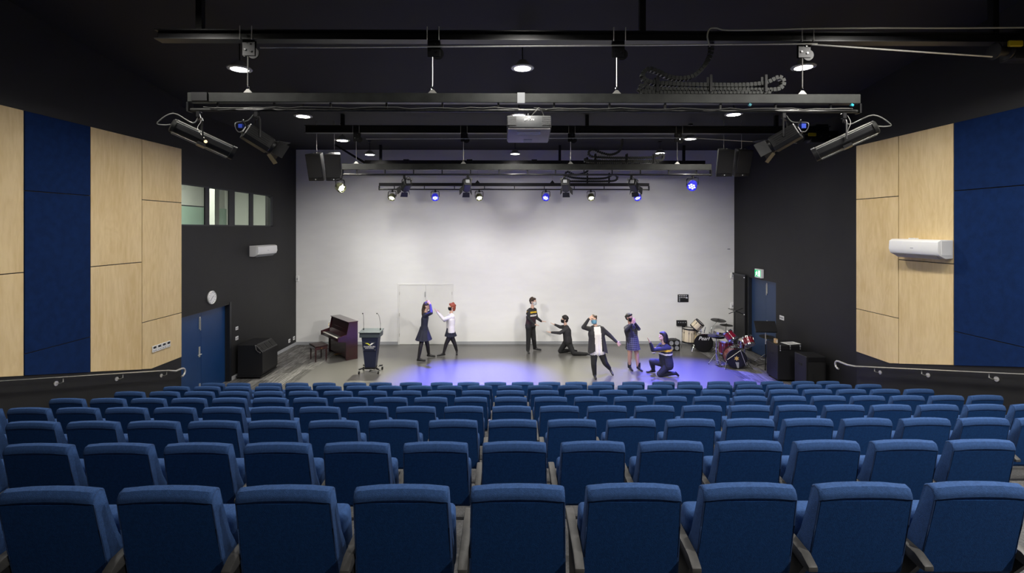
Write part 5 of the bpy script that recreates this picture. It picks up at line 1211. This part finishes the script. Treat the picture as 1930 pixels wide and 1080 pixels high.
hair_cap(r, rp, V, R_, 'hair_brown', 1.04, 0, [[((0, -.08, .02), .06), ((.0, -.125, -.12), .055), ((.02, -.13, -.26), .045), ((.05, -.10, -.40), .02)], [((-.05, -.06, -.0), .04), ((-.08, -.07, -.2), .04), ((-.07, -.03, -.36), .02)]])
hb_ = MB(); hb_.lathe([(.093, -.012), (.098, -.012), (.098, .028), (.093, .028)], 24, Matrix.Translation(V(0, -.015, .055) - rp) @ R_.to_4x4() @ Matrix.Rotation(-.25, 4, 'X')); hb_.build('headband', 'purple_cloth', r, smooth=True)
skirt(r, rp, q(799, 616, .15), q(798.5, 640, .09), .15, .275, rt, tf.normalized(), 'navy_cloth')

# 2: red haired dancer in white
Y = 15.55; fa_, fb_ = PZ(836, 671), PZ(861, 667)
J = dict(pel=q(849, 624), neck=q(850, 591), head=q(851.5, 578.5), elL=q(836, 602, -.15), wrL=q(824.5, 589, -.22), hdL=V3((-.55, 0, .8)), elR=q(838, 604, .15), wrR=q(829, 592, .16), hdR=V3((-.45, 0, .9)), hnL=V3((-1, 0, -.3)), hnR=V3((-1, 0, -.3)),
         knL=q(841, 648, -.05), anL=fa_ + UP * .09, toL=fa_ + V3((-.18, -.05, .032)), knR=q(857, 648, .1), anR=fb_ + UP * .09, toR=fb_ + V3((.02, -.19, .032)))
tf = V3((-.9, -.4, 0)); r, rp, V, R_, rt = person('dancer with red hair and white shirt holding both hands up in front', J, tf, (-.93, -.3, 0), ('white_cloth', 'white_cloth', 'navy_cloth', 'tights', 'shoe_black', 'skin_b', 'hair_red'), dict(s=1.0, mask='mask_black', bulk=1.12, spread=.25, curl=.2))
hair_cap(r, rp, V, R_, 'hair_red', 1.02, 14, [[((0, -.07, -.02), .06), ((0, -.07, -.09), .05)]])
skirt(r, rp, q(849, 618), q(849.5, 633), .14, .205, rt, tf.normalized(), 'navy_cloth', 16)

# 3: standing dancer in jacket with yellow and white band
Y = 16.0; fa_, fb_ = PZ(995, 664.5), PZ(1008, 660)
J = dict(pel=q(1000, 613), neck=q(1002.5, 581), head=q(1005, 568.5), elR=q(996, 600, -.22), wrR=q(1007, 611, -.38), hdR=V3((.85, -.1, -.2)), elL=q(1011.5, 599, .05), wrL=q(1020, 605.5, -.05), hdL=V3((1, -.1, -.05)),
         knR=q(996, 640, -.05), anR=fa_ + UP * .09, toR=fa_ + V3((.03, -.2, .032)), knL=q(1006, 639, .05), anL=fb_ + UP * .09, toL=fb_ + V3((.19, -.06, .032)))
tf = V3((.75, -.65, 0)); nk3, pl3 = J['neck'], J['pel']
def band3(p, m):
    if m not in ('charcoal_cloth',): return None
    t_ = (p - pl3).dot(nk3 - pl3) / (nk3 - pl3).length_squared
    return 'yellow_cloth' if .84 > t_ > .755 else 'white_cloth' if .66 > t_ > .56 else 'maroon_cloth' if .5 > t_ > .12 else None
r, rp, V, R_, rt = person('standing dancer with white mask and a yellow and white banded jacket', J, tf, (.85, -.5, 0), ('charcoal_cloth', 'black_cloth', 'black_cloth', 'black_cloth', 'shoe_black', 'skin_b', 'hair_dark'), dict(s=1.03, bulk=1.1, mask='mask_white', region=band3, extra=('yellow_cloth', 'white_cloth', 'maroon_cloth'), legw=1.25, anklew=.06))
hair_cap(r, rp, V, R_, 'hair_brown', 1.06, 34)
skirt(r, rp, pl3 + UP * .12, pl3 - UP * .02, .165, .185, rt, tf.normalized(), 'charcoal_cloth', 5, 'jacket_hem', .8)

# 4: kneeling dancer reaching forward
Y = 15.75; k1, k2 = PZ(1055.5, 665.5), PZ(1081, 670)
J = dict(pel=q(1070, 641), neck=q(1066.5, 613.5), head=q(1064, 602.5), elR=q(1056, 616.5, .2), wrR=q(1046, 612, .26), hdR=V3((-.85, 0, .3)), elL=q(1055.5, 627.5, -.2), wrL=q(1039.5, 626.5, -.28), hdL=V3((-1, 0, .12)), hnR=V3((0, 0, 1)), hnL=V3((0, 0, 1)),
         knR=k1 + UP * .07, anR=k1 + V3((.40, .12, .06)), toR=k1 + V3((.56, .14, .04)), soR=V3((.6, 0, .5)), knL=k2 + UP * .07, anL=k2 + V3((.40, -.03, .055)), toL=k2 + V3((.545, -.05, .035)), soL=V3((.6, 0, .5)))
tf = V3((-.97, -.1, 0)); r, rp, V, R_, rt = person('kneeling dancer in black reaching both arms towards the standing one', J, tf, (-.98, -.12, .08), ('charcoal_cloth', 'charcoal_cloth', 'black_cloth', 'black_cloth', 'shoe_black', 'skin_b', 'hair_dark'), dict(s=1.0, bulk=1.2, mask='mask_black', legw=1.15, anklew=.052))
hair_cap(r, rp, V, R_, 'hair_dark', 1.08, 46)

# 5: dancer in open dark jacket and white shirt
Y = 13.15; fa_, fb_ = PZ(1122, 714), PZ(1153, 709)
J = dict(pel=q(1126, 659), neck=q(1123.5, 615), head=q(1119.5, 603), elR=q(1099.5, 617, -.1), wrR=q(1109.5, 601.5, -.16), hdR=V3((.75, 0, .5)), hnR=V3((0, 1, -.2)), elL=q(1149, 632, .02), wrL=q(1161.5, 644, -.02), hdL=V3((.6, -.05, -.65)), hnL=V3((0, 1, 0)),
         knR=q(1119, 685, -.02), anR=fa_ + UP * .085 + V3((0, .1, 0)), toR=fa_ + V3((.0, -.09, .03)), knL=q(1140.5, 684, .0), anL=fb_ + V3((-.05, .10, .20)), toL=fb_ + V3((.03, .0, .04)), soL=V3((.3, .6, -.4)))
tf = V3((.08, -1, 0)); nk5, pl5 = J['neck'], J['pel']; ax5 = (nk5 - pl5); rt5 = tf.normalized().cross(UP)
def open5(p, m):
    if m != 'charcoal_cloth': return None
    d = p - pl5; t_ = d.dot(ax5) / ax5.length_squared; c = pl5 + ax5 * t_
    return 'white_cloth' if (p - c).dot(tf) > .055 and -.10 < (p - c).dot(rt5) < .085 and t_ < 1 else None
r, rp, V, R_, rt = person('dancer in white shirt, open dark jacket and pale blue mask, one arm out', J, tf, (-.12, -.95, .18), ('charcoal_cloth', 'charcoal_cloth', 'white_cloth', 'black_cloth', 'shoe_black', 'skin_b', 'hair_brown'), dict(s=1.0, mask='mask_blue', region=open5, extra=('white_cloth',), bulk=1.2, legw=1.25, anklew=.055, thigh='black_cloth', curl=.15, spread=.25))
hair_cap(r, rp, V, R_, 'hair_brown', 1.0, 10)
for k in (-1, 1):
    a = nk5 - ax5 * .25 - rp; pts = []
    c0 = pl5 - rp
    poly = [c0 + rt5 * k * .11 + tf * .13 + ax5 * .72, c0 + rt5 * k * .21 + tf * .02 + ax5 * .72, c0 + rt5 * k * .27 + tf * .03 - UP * .06, c0 + rt5 * k * .245 + tf * .17 - UP * .07, c0 + rt5 * k * .13 + tf * .175 - UP * .02]
    MB().prism(poly, tf * -.02).bevel(.006, 1).build('jacket_front', 'charcoal_cloth', r)

# 6: dancer in plaid dress and dark jacket
Y = 13.9; fa_, fb_ = PZ(1187.5, 698), PZ(1205, 699)
J = dict(pel=q(1192, 644), neck=q(1187.5, 612.5), head=q(1186, 598.5), elR=q(1180.5, 622, -.2), wrR=q(1191, 611, -.28), hdR=V3((.3, -.1, .9)), hnR=V3((0, 1, 0)), elL=q(1204, 620, -.1), wrL=q(1196.5, 609, -.2), hdL=V3((-.2, .1, .9)), hnL=V3((0, 1, 0)),
         knR=q(1187, 667, -.03), anR=fa_ + V3((0, .07, .10)), toR=fa_ + V3((.04, -.12, .032)), knL=q(1200, 667, -.03), anL=fb_ + V3((-.02, .07, .10)), toL=fb_ + V3((.05, -.11, .032)))
tf = V3((.45, -.9, 0)); nk6, pl6 = J['neck'], J['pel']; rt6 = tf.normalized().cross(UP)
def open6(p, m):
    if m != 'charcoal_cloth': return None
    d = p - pl6; t_ = d.dot(nk6 - pl6) / (nk6 - pl6).length_squared; c = pl6 + (nk6 - pl6) * t_
    return 'plaid' if (p - c).dot(tf) > .04 and -.14 < (p - c).dot(rt6) < .02 and -.2 < t_ < .8 else None
r, rp, V, R_, rt = person('dancer in plaid dress and dark jacket holding hands to the face', J, tf, (.6, -.8, 0), ('charcoal_cloth', 'charcoal_cloth', 'plaid', 'skin_a', 'shoe_black', 'skin_a', 'hair_dark'), dict(s=.98, bulk=1.12, mask='mask_black', region=open6, extra=('plaid',), legw=1.05, thigh='skin_a', anklew=.036))
hair_cap(r, rp, V, R_, 'hair_dark', 1.0, 0, None, (0, -.11, .01))
skirt(r, rp, q(1191, 634), q(1192.5, 657.5), .175, .215, rt, tf.normalized(), 'plaid', 6, 'dress_skirt')
for ft in (fa_, fb_): MB().cone(ft - rp + V3((0, .07, .06)), ft - rp + V3((-.0, .07, .22)), .052, .056, 12).build('ankle_boot', 'shoe_black', r, smooth=True)

# 7: kneeling dancer with long dark hair, banded jacket
Y = 13.3; k2, f1 = PZ(1243, 709.5), PZ(1238, 708)
J = dict(pel=q(1256, 684), neck=q(1252, 649), head=q(1249, 634), elR=q(1232, 663, .2), wrR=q(1228, 650, .25), hdR=V3((-.5, 0, .8)), elL=q(1230.5, 660, -.2), wrL=q(1225.5, 646.5, -.26), hdL=V3((-.45, 0, .9)), hnR=V3((-1, 0, 0)), hnL=V3((-1, 0, 0)),
         knR=q(1228.5, 681, .22), anR=f1 + V3((-.02, .25, .09)), toR=f1 + V3((-.2, .25, .032)), knL=k2 + V3((0, -.02, .075)), anL=k2 + V3((.40, -.05, .10)), toL=k2 + V3((.50, -.06, .04)), soL=V3((.9, 0, .2)))
tf = V3((-.92, -.35, 0)); nk7, pl7 = J['neck'], J['pel']
def band7(p, m):
    if m not in ('navy_cloth',): return None
    t_ = (p - pl7).dot(nk7 - pl7) / (nk7 - pl7).length_squared
    return 'yellow_cloth' if .80 > t_ > .69 else 'white_cloth' if .58 > t_ > .49 else None
r, rp, V, R_, rt = person('dancer on one knee with long dark hair and a yellow and white banded jacket', J, tf, (-.95, -.25, .05), ('navy_cloth', 'navy_cloth', 'navy_cloth', 'navy_cloth', 'shoe_black', 'skin_b', 'hair_dark'), dict(s=1.02, region=band7, extra=('yellow_cloth', 'white_cloth'), bulk=1.2, legw=1.3, anklew=.05, spread=.3, curl=.15))
hair_cap(r, rp, V, R_, 'hair_dark', 1.06, 0, [[((0, -.07, .02), .075), ((.0, -.095, -.08), .075), ((0, -.10, -.17), .06), ((0, -.09, -.24), .03)], [((-.05, -.02, .02), .05), ((-.07, -.04, -.12), .045)], [((.05, -.02, .02), .05), ((.07, -.04, -.12), .045)]])
